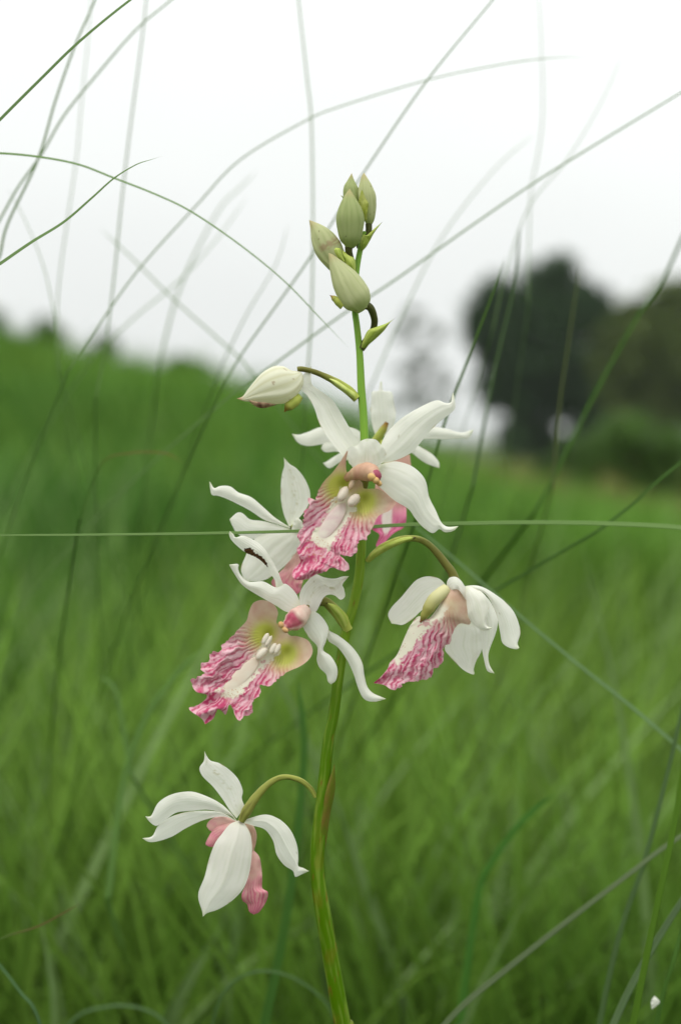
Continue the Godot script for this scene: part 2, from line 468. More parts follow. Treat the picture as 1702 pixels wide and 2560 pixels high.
	sheet("brown_fold", b, [135, 335, 52, 170, 368, 54, 220, 382, 54, 300, 362, 52], [135, 335, 52, 180, 345, 62, 240, 352, 62, 300, 362, 52], {"cup": 4.0, "wave": 1.0, "mat": M.lip, "col": plain_sheet.bind(lin(190, 158, 130), lin(110, 70, 56))})
	tube("spur", b, [425, 315, 40, 395, 345, 44, 360, 375, 46, 338, 402, 46], [22, 30, 28, 4], M.stem, spur_olive)


# the uppermost open flower, in front of the stem
func flower_top(orchid: Node) -> void:
	frame(560, 850, 2.24, 60)
	var f := node("flower", orchid, "uppermost open flower facing the viewer, lip hanging left")
	sheet("petal", f, [700, 680, -10, 655, 640, -8, 590, 560, -14, 535, 470, -22, 505, 380, -26, 465, 310, -26, 425, 270, -22, 432, 215, -20, 462, 175, -24, 487, 143, -26], [770, 620, -6, 750, 570, -4, 715, 515, -8, 670, 435, -14, 610, 340, -20, 540, 285, -24, 494, 250, -20, 487, 210, -18, 490, 175, -22, 487, 143, -26], {"cup": -14.0, "fold": 3.0, "seed": 1.3, "wave": 4.0})
	sheet("petal", f, [880, 690, -4, 870, 620, 0, 905, 530, -6, 985, 445, -14, 1085, 382, -22, 1185, 338, -30, 1235, 352, -32, 1268, 350, -30, 1274, 318, -36, 1281, 292, -40], [880, 690, -4, 960, 674, -10, 1050, 630, -18, 1095, 580, -22, 1150, 512, -26, 1210, 455, -30, 1262, 415, -32, 1292, 385, -32, 1292, 340, -36, 1281, 292, -40], {"cup": 16.0, "fold": 2.0, "seed": 2.1, "wave": 5.0})
	sheet("sepal", f, [865, 700, 4, 920, 682, 4, 980, 682, 2, 1050, 706, 0, 1105, 752, -2, 1132, 800, -4, 1148, 880, -6, 1185, 955, -8, 1215, 1020, -6, 1250, 1045, 0, 1312, 1042, 6], [855, 760, 4, 860, 810, 6, 905, 855, 6, 955, 900, 4, 1030, 945, 2, 1070, 1000, 0, 1115, 1050, -2, 1168, 1082, -4, 1205, 1058, 0, 1235, 1077, 4, 1285, 1068, 8, 1312, 1042, 6], {"cup": 18.0, "fold": 2.0, "seed": 3.4, "wave": 6.0, "wf": 2.5})
	# hood leaning over the column
	sheet("sepal", f, [690, 660, 4, 682, 625, 20, 700, 600, 34, 745, 590, 40, 765, 565, 46, 800, 552, 50], [880, 690, 8, 908, 655, 22, 900, 615, 34, 880, 590, 42, 850, 558, 48, 800, 552, 50], {"mid": [780, 760, 6, 785, 705, 30, 790, 650, 46, 795, 600, 52, 800, 552, 50], "seed": 4.2, "wave": 3.0})
	sheet("petal", f, [680, 620, -8, 690, 660, -4, 700, 690, -2, 725, 712, 0], [760, 600, -4, 770, 640, 0, 760, 690, 2, 725, 712, 0], {"cup": 6.0, "seed": 5.0})
	lip(f, [735, 760, 8, 695, 748, 12, 683, 720, 20, 684, 670, 34, 692, 618, 44, 655, 675, 46, 610, 738, 46, 565, 785, 46, 530, 840, 46, 512, 890, 46, 478, 888, 50, 470, 930, 48, 446, 962, 50, 442, 1040, 54, 412, 1090, 58, 425, 1135, 54, 408, 1180, 62, 432, 1235, 58, 396, 1275, 70, 382, 1318, 76, 405, 1346, 80],
		[745, 770, 4, 700, 860, 2, 640, 950, 12, 580, 1050, 30, 520, 1150, 50, 470, 1230, 66, 405, 1346, 80],
		[775, 800, 8, 785, 835, 14, 830, 832, 26, 880, 842, 36, 930, 882, 42, 960, 912, 44, 925, 955, 44, 865, 985, 46, 838, 1035, 48, 815, 1085, 50, 788, 1118, 54, 742, 1138, 56, 738, 1180, 62, 702, 1212, 66, 652, 1205, 58, 688, 1245, 70, 694, 1282, 74, 655, 1292, 76, 618, 1268, 68, 560, 1302, 78, 515, 1312, 74, 470, 1338, 82, 405, 1346, 80],
		[765, 780], [410, 1340], 1.0, 9.0, {"strip": 0.085, "stop": 0.68})
	bead("callus", f, 680, 910, 14, 528, 1128, 42, 44, lin(242, 234, 222), lin(226, 200, 200))
	bead("callus", f, 690, 820, 22, 640, 905, 34, 26, lin(240, 230, 214), lin(228, 214, 200))
	bead("callus", f, 756, 865, 24, 695, 930, 34, 28, lin(242, 234, 222), lin(228, 214, 200))
	bead("callus", f, 745, 750, 18, 700, 840, 26, 18, lin(228, 206, 178), lin(214, 180, 150))
	var c := tube("column", f, [685, 775, 10, 715, 758, 22, 755, 742, 34, 795, 738, 46, 822, 742, 60, 832, 748, 76, 836, 752, 88, 837, 753, 93], [20, 27, 38, 48, 54, 50, 32, 2], M.lip, plain.bind(lin(218, 190, 152), lin(206, 158, 138)), {"nu": 56, "nv": 26})
	bead("hollow", c, 820, 730, 77, 872, 788, 74, 34, lin(180, 92, 112), lin(160, 70, 96))
	bead("pollen_mass", c, 806, 752, 90, 846, 784, 94, 21, lin(226, 196, 136), lin(216, 172, 104))
	bead("pollen_mass", c, 832, 772, 90, 866, 800, 94, 19, lin(226, 192, 130), lin(214, 166, 98))
	bead("pollen_mass", c, 854, 786, 84, 880, 818, 86, 15, lin(224, 186, 124), lin(208, 160, 96))
	tube("flower_stalk", f, [775, 700, -10, 790, 740, -40, 785, 800, -50, 778, 840, -58], [30, 26, 24, 22], M.stem, olive_stalk)


# the flower behind the stem at the upper right
func flower_behind(orchid: Node) -> void:
	frame(560, 850, 2.24, -290)
	var f := node("flower", orchid, "blurred flower behind the stem at the upper right")
	sheet("sepal", f, [850, 540, 0, 832, 490, 2, 820, 420, 4, 822, 350, 2, 828, 290, -2, 862, 285, -4, 872, 245, -6, 878, 228, -6], [925, 540, 0, 945, 490, 2, 962, 420, 4, 950, 350, 2, 938, 292, -2, 892, 285, -4, 885, 245, -6, 878, 228, -6], {"cup": 10.0, "seed": 6.1, "wave": 4.0})
	sheet("petal", f, [800, 560, 0, 740, 500, 4, 640, 480, 8, 540, 488, 8, 470, 515, 4, 420, 530, 2, 380, 525, 0], [820, 600, 0, 740, 590, 4, 640, 570, 8, 540, 585, 8, 470, 593, 6, 415, 575, 2, 380, 525, 0], {"cup": 10.0, "seed": 7.1})
	sheet("petal", f, [960, 560, 0, 1050, 500, 4, 1150, 486, 6, 1240, 496, 6, 1320, 518, 4, 1370, 508, 2, 1396, 502, 2], [960, 600, 0, 1050, 562, 4, 1150, 554, 6, 1240, 556, 6, 1320, 550, 4, 1370, 548, 2, 1396, 502, 2], {"cup": 10.0, "seed": 8.1})
	sheet("sepal", f, [800, 600, 0, 700, 560, 6, 620, 565, 10, 560, 580, 12, 542, 608, 10], [790, 640, 0, 700, 640, 6, 630, 625, 10, 570, 628, 12, 542, 608, 10], {"cup": 8.0, "seed": 9.1})
	sheet("sepal", f, [750, 620, 0, 680, 620, 4, 620, 650, 8, 572, 682, 10, 552, 690, 8], [780, 650, 0, 700, 668, 4, 640, 690, 8, 590, 718, 10, 552, 690, 8], {"cup": 6.0, "seed": 9.7})
	sheet("sepal", f, [970, 600, 0, 1050, 580, 4, 1100, 600, 8, 1160, 636, 12, 1200, 680, 12, 1205, 718, 10], [960, 640, 0, 1040, 630, 4, 1085, 660, 8, 1130, 690, 12, 1170, 706, 12, 1205, 718, 10], {"cup": 8.0, "seed": 10.1})
	tube("column", f, [835, 590, 30, 855, 555, 40, 885, 510, 46, 912, 462, 46], [26, 24, 22, 12], M.stem, spur_olive)
	sheet("lip", f, [880, 700, 20, 850, 800, 30, 835, 900, 40, 812, 1000, 46, 830, 1060, 50, 870, 1090, 52, 850, 1150, 54, 870, 1170, 54], [1040, 640, 16, 1045, 740, 26, 1010, 840, 36, 1020, 950, 44, 1012, 1040, 50, 960, 1075, 52, 930, 1100, 54, 870, 1170, 54], {"cup": -8.0, "seed": 11.0, "wave": 8.0, "wf": 5.0, "mat": M.lip, "nu": 60, "nv": 40, "col": far_lip})
	tube("flower_stalk", f, [880, 580, 0, 860, 620, 40, 810, 700, 160, 778, 800, 280], [24, 20, 20, 22], M.stem, olive_stalk)


func far_lip(u: float, v: float, p: Vector3) -> Color:
	var n := noise.get_noise_3d(p.x * 1.6, p.y * 1.6, 4.0)
	var c := lin(214, 166, 152).lerp(lin(222, 130, 164), smoothstep(0.4, 0.62, u))
	c = c.lerp(lin(206, 66, 122), clampf(smoothstep(0.2, 0.9, 0.5 + 0.5 * cos(v * 14.0 + n * 5.0)), 0.0, 1.0) * smoothstep(0.5, 0.75, u) * 0.8)
	return c.lerp(lin(238, 222, 216), smoothstep(0.34, 0.2, absf(v + 0.05)) * smoothstep(0.45, 0.55, u) * smoothstep(0.86, 0.76, u))


# the flower half hidden behind the two open ones
func flower_half_hidden(orchid: Node) -> void:
	frame(440, 1100, 2.8, -130)
	var f := node("flower", orchid, "flower half hidden at the left, behind the two open flowers")
	sheet("sepal", f, [790, 605, 10, 755, 520, 14, 737, 430, 14, 733, 340, 10, 742, 240, 4, 758, 180, 0, 755, 122, -8], [800, 605, 10, 880, 525, 14, 932, 440, 14, 937, 360, 10, 900, 270, 4, 845, 200, 2, 795, 168, -2, 755, 122, -8], {"cup": -16.0, "fold": 5.0, "seed": 12.3, "wave": 4.0, "col": spotted_petal.bind(12.3)})
	sheet("petal", f, [800, 612, 12, 700, 548, 20, 620, 478, 24, 530, 402, 26, 440, 368, 26, 380, 325, 24, 310, 322, 22, 270, 338, 20, 250, 310, 18, 235, 288, 16], [800, 622, 10, 720, 592, 16, 620, 560, 16, 520, 495, 18, 420, 442, 18, 340, 405, 18, 285, 388, 18, 252, 385, 18, 240, 340, 17, 235, 288, 16], {"cup": 14.0, "seed": 13.3})
	sheet("petal", f, [800, 625, 10, 700, 590, 18, 600, 566, 22, 520, 556, 24, 470, 515, 24, 430, 508, 22, 375, 555, 20], [800, 640, 10, 700, 670, 14, 600, 690, 16, 500, 690, 18, 430, 655, 20, 395, 600, 20, 375, 555, 20], {"cup": 12.0, "seed": 14.3})
	sheet("sepal", f, [800, 640, 10, 700, 640, 18, 600, 660, 24, 530, 720, 26, 480, 830, 24, 455, 900, 20, 470, 960, 16, 495, 990, 12], [850, 620, 8, 880, 700, 12, 850, 770, 16, 800, 840, 18, 740, 900, 18, 670, 955, 16, 600, 985, 14, 495, 990, 12], {"cup": 18.0, "fold": 3.0, "seed": 15.3, "wave": 4.0})
	sheet("petal", f, [805, 640, 14, 815, 600, 22, 830, 560, 26, 850, 538, 26], [870, 650, 14, 890, 620, 20, 885, 575, 24, 850, 538, 26], {"cup": 10.0, "seed": 16.3})
	sheet("lip", f, [870, 760, -10, 800, 830, -4, 760, 890, 0, 715, 935, 4, 668, 990, 8, 690, 1030, 8, 760, 1040, 8, 850, 1080, 4], [900, 800, -16, 900, 860, -10, 900, 920, -8, 890, 980, -6, 880, 1020, -4, 870, 1060, 0, 850, 1080, 4], {"cup": 14.0, "seed": 17.0, "mat": M.lip, "wave": 6.0, "wf": 4.0, "nu": 50, "nv": 30, "col": pink_skin.bind(3.0, 0.8)})
	tube("flower_stalk", f, [800, 620, 4, 900, 600, -20, 1060, 640, 20, 1240, 760, 110], [24, 22, 22, 26], M.stem, olive_stalk)


func spotted_petal(u: float, v: float, p: Vector3, ph: float) -> Color:
	var c := white_petal(u, v, p, ph)
	var s := noise.get_noise_3d(p.x * 4.0, p.y * 4.0, ph * 20.0)
	return c.lerp(lin(170, 160, 96), clampf((s - 0.1) * 2.0, 0.0, 0.7) * exp(-v * v * 20.0) * sin(PI * u))


# the open flower at the lower left of the stem
func flower_open(orchid: Node) -> void:
	frame(440, 1100, 2.8, 60)
	var f := node("flower", orchid, "open flower left of the stem with an eaten petal and a wide ruffled lip")
	var e := sheet("petal", f, [700, 1030, 0, 690, 980, -2, 655, 925, -6, 618, 868, -10, 570, 828, -12, 500, 795, -14, 440, 752, -14, 390, 702, -10, 372, 660, -4, 378, 637, 2], [762, 1030, 0, 742, 990, 2, 712, 915, 2, 665, 828, 0, 605, 745, -4, 530, 692, -8, 470, 670, -8, 420, 682, -6, 405, 662, -2, 378, 637, 2], {"cup": 12.0, "seed": 18.3, "nu": 150, "nv": 60, "col": eaten_petal.bind(18.3)})
	e.set_meta("label", "narrow white petal with a dark brown eaten edge")
	sheet("petal", f, [860, 1190, 4, 780, 1205, 4, 700, 1160, 2, 610, 1108, -2, 525, 1058, -6, 460, 1010, -8, 415, 945, -8, 385, 895, -2, 372, 872, 4], [870, 1150, 4, 850, 1092, 2, 812, 1040, 0, 760, 1005, -4, 700, 1032, -6, 610, 990, -8, 510, 992, -10, 455, 945, -8, 436, 900, -4, 438, 868, 0, 372, 872, 4], {"cup": 14.0, "seed": 19.3, "wave": 5.0})
	sheet("sepal", f, [865, 1190, 4, 862, 1100, 2, 880, 1040, 0, 922, 985, -4, 970, 938, -8, 1040, 962, -8, 1110, 970, -8, 1165, 955, -6, 1210, 953, -4], [930, 1240, 4, 985, 1195, 2, 1028, 1110, 0, 1065, 1083, -2, 1110, 1088, -2, 1150, 1118, 4, 1182, 1095, 6, 1175, 1040, 0, 1165, 1010, -2, 1210, 953, -4], {"cup": -12.0, "seed": 20.3, "fold": 3.0, "wave": 5.0, "col": spotted_petal.bind(20.3)})
	sheet("petal", f, [880, 1240, 6, 885, 1300, 8, 930, 1380, 8, 985, 1440, 6, 990, 1490, 4, 985, 1540, 2, 1005, 1595, 2, 1050, 1640, 4, 1062, 1690, 6, 1085, 1710, 6], [930, 1200, 6, 985, 1208, 6, 1038, 1260, 4, 1070, 1330, 2, 1050, 1410, 4, 1030, 1470, 8, 1085, 1515, 12, 1130, 1600, 12, 1120, 1680, 8, 1085, 1710, 6], {"cup": 14.0, "seed": 21.3, "wave": 3.0})
	sheet("sepal", f, [1000, 1290, -30, 1055, 1345, -30, 1065, 1405, -28, 1130, 1450, -26, 1190, 1530, -24, 1240, 1632, -22, 1275, 1740, -20, 1318, 1815, -16, 1390, 1832, -10, 1470, 1812, -6], [1020, 1290, -30, 1075, 1335, -30, 1150, 1378, -28, 1238, 1455, -26, 1300, 1550, -24, 1318, 1650, -22, 1340, 1730, -18, 1380, 1772, -14, 1430, 1795, -8, 1470, 1812, -6], {"cup": 14.0, "seed": 22.3, "wave": 3.0})
	lip(f, [755, 1335, 14, 705, 1278, 22, 714, 1205, 38, 682, 1150, 46, 612, 1120, 50, 545, 1138, 52, 514, 1195, 50, 494, 1265, 46, 442, 1320, 46, 386, 1384, 46, 342, 1428, 46, 314, 1448, 48, 322, 1478, 46, 250, 1490, 50, 236, 1540, 48, 178, 1564, 54, 174, 1605, 56, 205, 1642, 50, 116, 1678, 60, 112, 1702, 64, 142, 1762, 60, 208, 1766, 50, 212, 1812, 54, 140, 1862, 70, 94, 1886, 80, 180, 1950, 84, 205, 1990, 86],
		[775, 1345, 10, 690, 1430, 4, 600, 1530, 12, 500, 1640, 28, 390, 1745, 46, 300, 1820, 58, 250, 1900, 70, 205, 1990, 86],
		[795, 1372, 14, 850, 1374, 28, 925, 1404, 42, 956, 1470, 48, 935, 1530, 48, 872, 1582, 46, 782, 1622, 46, 752, 1642, 46, 690, 1692, 48, 642, 1722, 50, 592, 1714, 46, 588, 1770, 54, 542, 1842, 60, 530, 1902, 64, 482, 1932, 68, 434, 1960, 70, 402, 1892, 60, 374, 1852, 54, 352, 1922, 68, 334, 1908, 66, 312, 1856, 56, 285, 1892, 66, 262, 1950, 80, 205, 1990, 86],
		[770, 1345], [225, 1930], 2.0, 9.0, {"strip": 0.07, "stop": 0.80})
	bead("callus", f, 590, 1515, 14, 325, 1790, 50, 52, lin(242, 236, 220), lin(232, 214, 196))
	for k in [[648, 1350, 604, 1432, 20], [672, 1368, 626, 1446, 18], [700, 1420, 660, 1500, 21], [730, 1424, 692, 1500, 19], [640, 1450, 560, 1540, 28]]:
		bead("callus", f, k[0], k[1], 22, k[2], k[3], 30, k[4], lin(242, 236, 222), lin(230, 220, 204))
	var c := tube("column", f, [915, 1185, 6, 880, 1215, 16, 835, 1258, 30, 790, 1292, 42, 765, 1308, 50, 750, 1316, 54], [42, 60, 74, 70, 44, 4], M.lip, hollow_column, {"nu": 70, "nv": 44, "shape": func(u, a): return 1.0 - 0.16 * hollow_mask(u, a)})
	bead("pollen_mass", c, 722, 1272, 58, 748, 1312, 62, 20, lin(226, 196, 140), lin(206, 150, 100))
	bead("pollen_mass", c, 742, 1312, 60, 786, 1346, 64, 18, lin(226, 190, 130), lin(200, 140, 110))
	tube("flower_stalk", f, [900, 1190, -10, 980, 1140, -30, 1040, 1130, -36, 1100, 1180, -40, 1160, 1250, -50, 1205, 1330, -56], [40, 34, 34, 40, 44, 34], M.stem, func(u, a, p): return olive_stalk(1.0 - u, a, p))
	sheet("bract", f, [1222, 1318, -50, 1180, 1215, -32, 1120, 1158, -22, 1075, 1142, -22, 1048, 1136, -24], [1176, 1345, -50, 1135, 1262, -32, 1098, 1208, -22, 1070, 1168, -22, 1048, 1136, -24], {"cup": 9.0, "wave": 0.6, "mat": M.stem, "col": bract_green})


# the drooping flower right of the stem
func flower_right(orchid: Node) -> void:
	frame(880, 1300, 3.409, 20)
	var f := node("flower", orchid, "drooping flower hanging from an arched stalk right of the stem")
	tube("flower_stalk", f, [125, 350, -20, 180, 295, -14, 250, 240, -8, 330, 200, -2, 400, 172, 0, 480, 158, 0, 560, 162, 0, 640, 200, 0, 720, 278, 0, 800, 380, 0, 850, 450, 0, 880, 530, 0], [18, 28, 34, 34, 32, 27, 27, 28, 32, 35, 38, 44], M.stem, olive_stalk, {"nu": 70})
	sheet("bract", f, [112, 350, -18, 172, 275, -8, 272, 206, 2, 400, 158, 8, 480, 142, 10, 545, 146, 8], [150, 362, -14, 232, 300, -2, 340, 240, 8, 440, 196, 12, 500, 174, 12, 545, 150, 8], {"cup": 9.0, "wave": 0.6, "mat": M.stem, "col": bract_green})
	sheet("petal", f, [815, 575, -14, 745, 502, -20, 645, 480, -30, 550, 510, -38, 475, 588, -44, 420, 655, -48, 335, 745, -52, 306, 812, -52, 335, 882, -48], [800, 600, -14, 740, 600, -14, 690, 650, -20, 620, 740, -30, 560, 800, -38, 500, 855, -42, 430, 893, -48, 380, 888, -48, 335, 882, -48], {"cup": -14.0, "seed": 23.3})
	sheet("sepal", f, [870, 860, -30, 835, 960, -40, 788, 1090, -44, 820, 1150, -44, 868, 1202, -44, 950, 1280, -44, 1030, 1318, -40, 1042, 1300, -38], [1040, 870, -30, 1092, 940, -38, 1105, 1040, -42, 1098, 1120, -42, 1062, 1190, -42, 1042, 1240, -40, 1035, 1280, -38, 1042, 1300, -38], {"cup": -12.0, "seed": 24.3})
	sheet("petal", f, [950, 565, -4, 1040, 556, -6, 1120, 575, -10, 1210, 628, -14, 1310, 705, -20, 1388, 805, -24, 1432, 950, -22, 1408, 1050, -14, 1424, 1088, -6], [960, 590, -4, 1080, 605, -2, 1150, 650, -2, 1210, 760, -6, 1238, 850, -10, 1262, 975, -12, 1278, 1045, -10, 1330, 1085, -6, 1400, 1102, -4, 1424, 1088, -6], {"cup": 14.0, "seed": 25.3})
	sheet("petal", f, [980, 600, 8, 1020, 760, 10, 1085, 930, 6, 1098, 1060, 2, 1120, 1180, 2, 1150, 1285, 6, 1212, 1308, 10], [990, 580, 8, 1130, 645, 14, 1200, 740, 16, 1240, 860, 14, 1220, 970, 10, 1178, 1080, 8, 1158, 1160, 8, 1172, 1240, 8, 1212, 1308, 10], {"cup": 12.0, "seed": 26.3})
	sheet("petal", f, [965, 575, 22, 968, 660, 32, 980, 770, 36, 990, 830, 36, 1030, 888, 36, 1090, 932, 38, 1140, 944, 40, 1198, 918, 42], [980, 560, 20, 1060, 590, 30, 1125, 635, 36, 1165, 705, 38, 1155, 790, 38, 1140, 860, 38, 1150, 905, 40, 1198, 918, 42], {"cup": 14.0, "seed": 27.3})
	sheet("sepal", f, [808, 580, 24, 806, 530, 28, 830, 492, 30, 880, 484, 28, 920, 510, 26, 950, 550, 24, 975, 600, 22, 978, 670, 22], [830, 615, 30, 850, 600, 38, 880, 590, 42, 910, 600, 42, 940, 640, 38, 955, 665, 32, 968, 680, 26, 978, 670, 22], {"cup": 6.0, "seed": 28.3})
	lip(f, [795, 575, 26, 770, 650, 32, 735, 735, 36, 645, 845, 40, 570, 820, 34, 500, 890, 28, 440, 1015, 24, 382, 1148, 24, 322, 1215, 26, 300, 1270, 28, 240, 1345, 30, 180, 1390, 32],
		[880, 570, 34, 850, 690, 50, 820, 800, 56, 730, 880, 60, 620, 1020, 54, 500, 1170, 50, 380, 1270, 44, 180, 1390, 32],
		[975, 590, 14, 985, 760, 14, 1005, 885, 6, 920, 882, 16, 868, 935, 28, 836, 1030, 32, 782, 1105, 32, 775, 1160, 34, 752, 1222, 36, 692, 1272, 36, 684, 1322, 38, 622, 1362, 40, 515, 1375, 40, 430, 1394, 40, 424, 1426, 44, 340, 1447, 44, 272, 1406, 38, 180, 1390, 32],
		[900, 600], [200, 1390], 3.0, 5.0, {"shift": -0.10, "strip": 0.13, "stop": 0.80, "throat": 0.12}).set_meta("label", "lip seen from the side, white above with a pink frill")
	var c := tube("column", f, [800, 590, 30, 740, 640, 44, 690, 690, 50, 640, 770, 52, 595, 845, 48, 580, 870, 46], [50, 56, 58, 54, 36, 8], M.lip, func(u, a, p): return lin(214, 210, 160).lerp(lin(176, 172, 92), smoothstep(0.2, 0.8, u)).lerp(lin(160, 96, 70), smoothstep(0.88, 0.98, u)), {"nu": 40, "nv": 20})
	bead("anther", c, 770, 590, 40, 700, 612, 44, 18, lin(214, 160, 160), lin(202, 140, 140))


# the lowest flower, seen from behind
func flower_low(orchid: Node) -> void:
	frame(320, 1850, 2.7034, 20)
	var f := node("flower", orchid, "lowest flower, left of the stem and seen from behind")
	tube("flower_stalk", f, [1268, 385, -20, 1235, 330, -16, 1180, 282, -10, 1120, 258, -4, 1060, 250, 0, 1000, 265, 4, 935, 310, 10, 870, 380, 16, 815, 460, 22, 765, 550, 24], [15, 17, 18, 18, 19, 22, 27, 32, 36, 24], M.stem, func(u, a, p): return olive_stalk(0.35 + 0.25 * u, a, p).lerp(lin(150, 150, 78), pow(0.5 + 0.5 * cos(a * 5.0), 3.0) * 0.6), {"nu": 60, "nv": 20})
	sheet("sepal", f, [735, 530, 4, 685, 470, 0, 640, 400, -6, 575, 315, -14, 505, 245, -20, 484, 190, -22, 512, 145, -20, 518, 110, -20, 517, 74, -18], [790, 450, 6, 770, 395, 4, 776, 340, -2, 745, 265, -10, 690, 205, -16, 620, 158, -20, 560, 140, -20, 535, 110, -20, 517, 74, -18], {"cup": 12.0, "seed": 30.3, "col": spotted_petal.bind(30.3)})
	sheet("petal", f, [740, 550, 6, 692, 488, 10, 620, 425, 14, 520, 375, 16, 420, 348, 16, 295, 368, 12, 205, 425, 4, 158, 512, -6, 118, 515, -8], [730, 545, 4, 690, 510, 6, 600, 480, 4, 520, 470, 2, 440, 478, 0, 330, 490, -4, 255, 540, -6, 195, 580, -8, 150, 555, -8, 118, 515, -8], {"cup": 14.0, "seed": 31.3})
	sheet("petal", f, [735, 548, 0, 640, 492, -4, 530, 478, -8, 400, 486, -14, 290, 520, -18, 205, 580, -20, 165, 650, -20, 98, 664, -18], [735, 552, 0, 650, 518, -10, 530, 535, -16, 400, 592, -22, 300, 652, -24, 200, 685, -24, 140, 688, -20, 98, 664, -18], {"cup": 10.0, "seed": 32.3})
	sheet("sepal", f, [745, 545, 14, 690, 568, 26, 630, 640, 36, 588, 700, 42, 550, 800, 48, 518, 925, 48, 480, 1020, 46, 478, 1080, 44, 500, 1150, 42, 508, 1195, 42], [775, 545, 14, 800, 580, 22, 830, 640, 30, 838, 750, 36, 822, 890, 40, 782, 1000, 42, 705, 1085, 42, 610, 1145, 42, 535, 1170, 42, 508, 1195, 42], {"cup": 16.0, "seed": 33.3, "fold": -4.0})
	sheet("petal", f, [780, 545, 8, 848, 520, 14, 940, 504, 18, 1030, 540, 20, 1100, 612, 18, 1142, 710, 14, 1152, 800, 10, 1150, 850, 8, 1185, 865, 8, 1224, 886, 8], [780, 560, 8, 850, 580, 10, 925, 605, 12, 980, 680, 12, 1005, 775, 8, 1055, 845, 6, 1115, 885, 4, 1130, 925, 4, 1180, 905, 6, 1224, 886, 8], {"cup": 12.0, "seed": 34.3, "fold": -3.0})
	sheet("lip", f, [755, 560, -4, 680, 560, -6, 600, 590, -8, 560, 630, -8, 525, 700, -6, 545, 720, -6], [790, 590, -12, 720, 650, -10, 660, 680, -10, 620, 700, -8, 580, 722, -6, 545, 720, -6], {"cup": 14.0, "seed": 35.0, "mat": M.lip, "col": pink_skin.bind(5.0, 0.8)})
	sheet("lip", f, [740, 545, -14, 640, 515, -16, 570, 530, -18, 533, 575, -18, 550, 610, -16], [750, 570, -16, 690, 580, -14, 620, 600, -14, 580, 620, -14, 550, 610, -16], {"cup": 6.0, "seed": 36.0, "mat": M.lip, "col": pink_skin.bind(6.0, 0.2)})
	tube("column", f, [790, 560, -20, 845, 620, -24, 848, 690, -26, 830, 760, -26, 800, 900, -26], [40, 20, 18, 24, 30], M.lip, plain.bind(lin(222, 196, 172), lin(206, 160, 146)))
	sheet("lip", f, [830, 760, -20, 815, 850, -18, 800, 960, -16, 770, 1040, -14, 775, 1085, -12, 805, 1110, -10, 820, 1160, -8, 850, 1180, -8], [850, 745, -24, 888, 790, -20, 902, 860, -16, 908, 940, -12, 908, 1000, -4, 946, 1030, 4, 935, 1090, 2, 890, 1160, -4, 850, 1180, -8], {"cup": 20.0, "seed": 37.0, "mat": M.lip, "wave": 8.0, "wf": 4.0, "nu": 60, "nv": 40, "col": pink_skin.bind(7.0, 1.0)})


# ---------------------------------------------------------------- grass, ground, trees
func ground(x: float, z: float) -> float:
	var bank := (0.36 - 0.20 * maxf(x, -5.0)) * (1.0 - smoothstep(-0.35, 0.95, x)) * smoothstep(2.2, 8.5, -z)
	bank -= 0.14 * smoothstep(0.3, 2.0, x) * smoothstep(2.0, 8.0, -z)
	return bank + 0.10 * noise.get_noise_2d(x * 24.0, z * 14.0) * smoothstep(1.0, 4.0, -z)


func tag(o: Node, label: String, category: String, group := "", kind := "") -> void:
	o.set_meta("label", label)
	o.set_meta("category", category)
	if group:
		o.set_meta("group", group)
	if kind:
		o.set_meta("kind", kind)


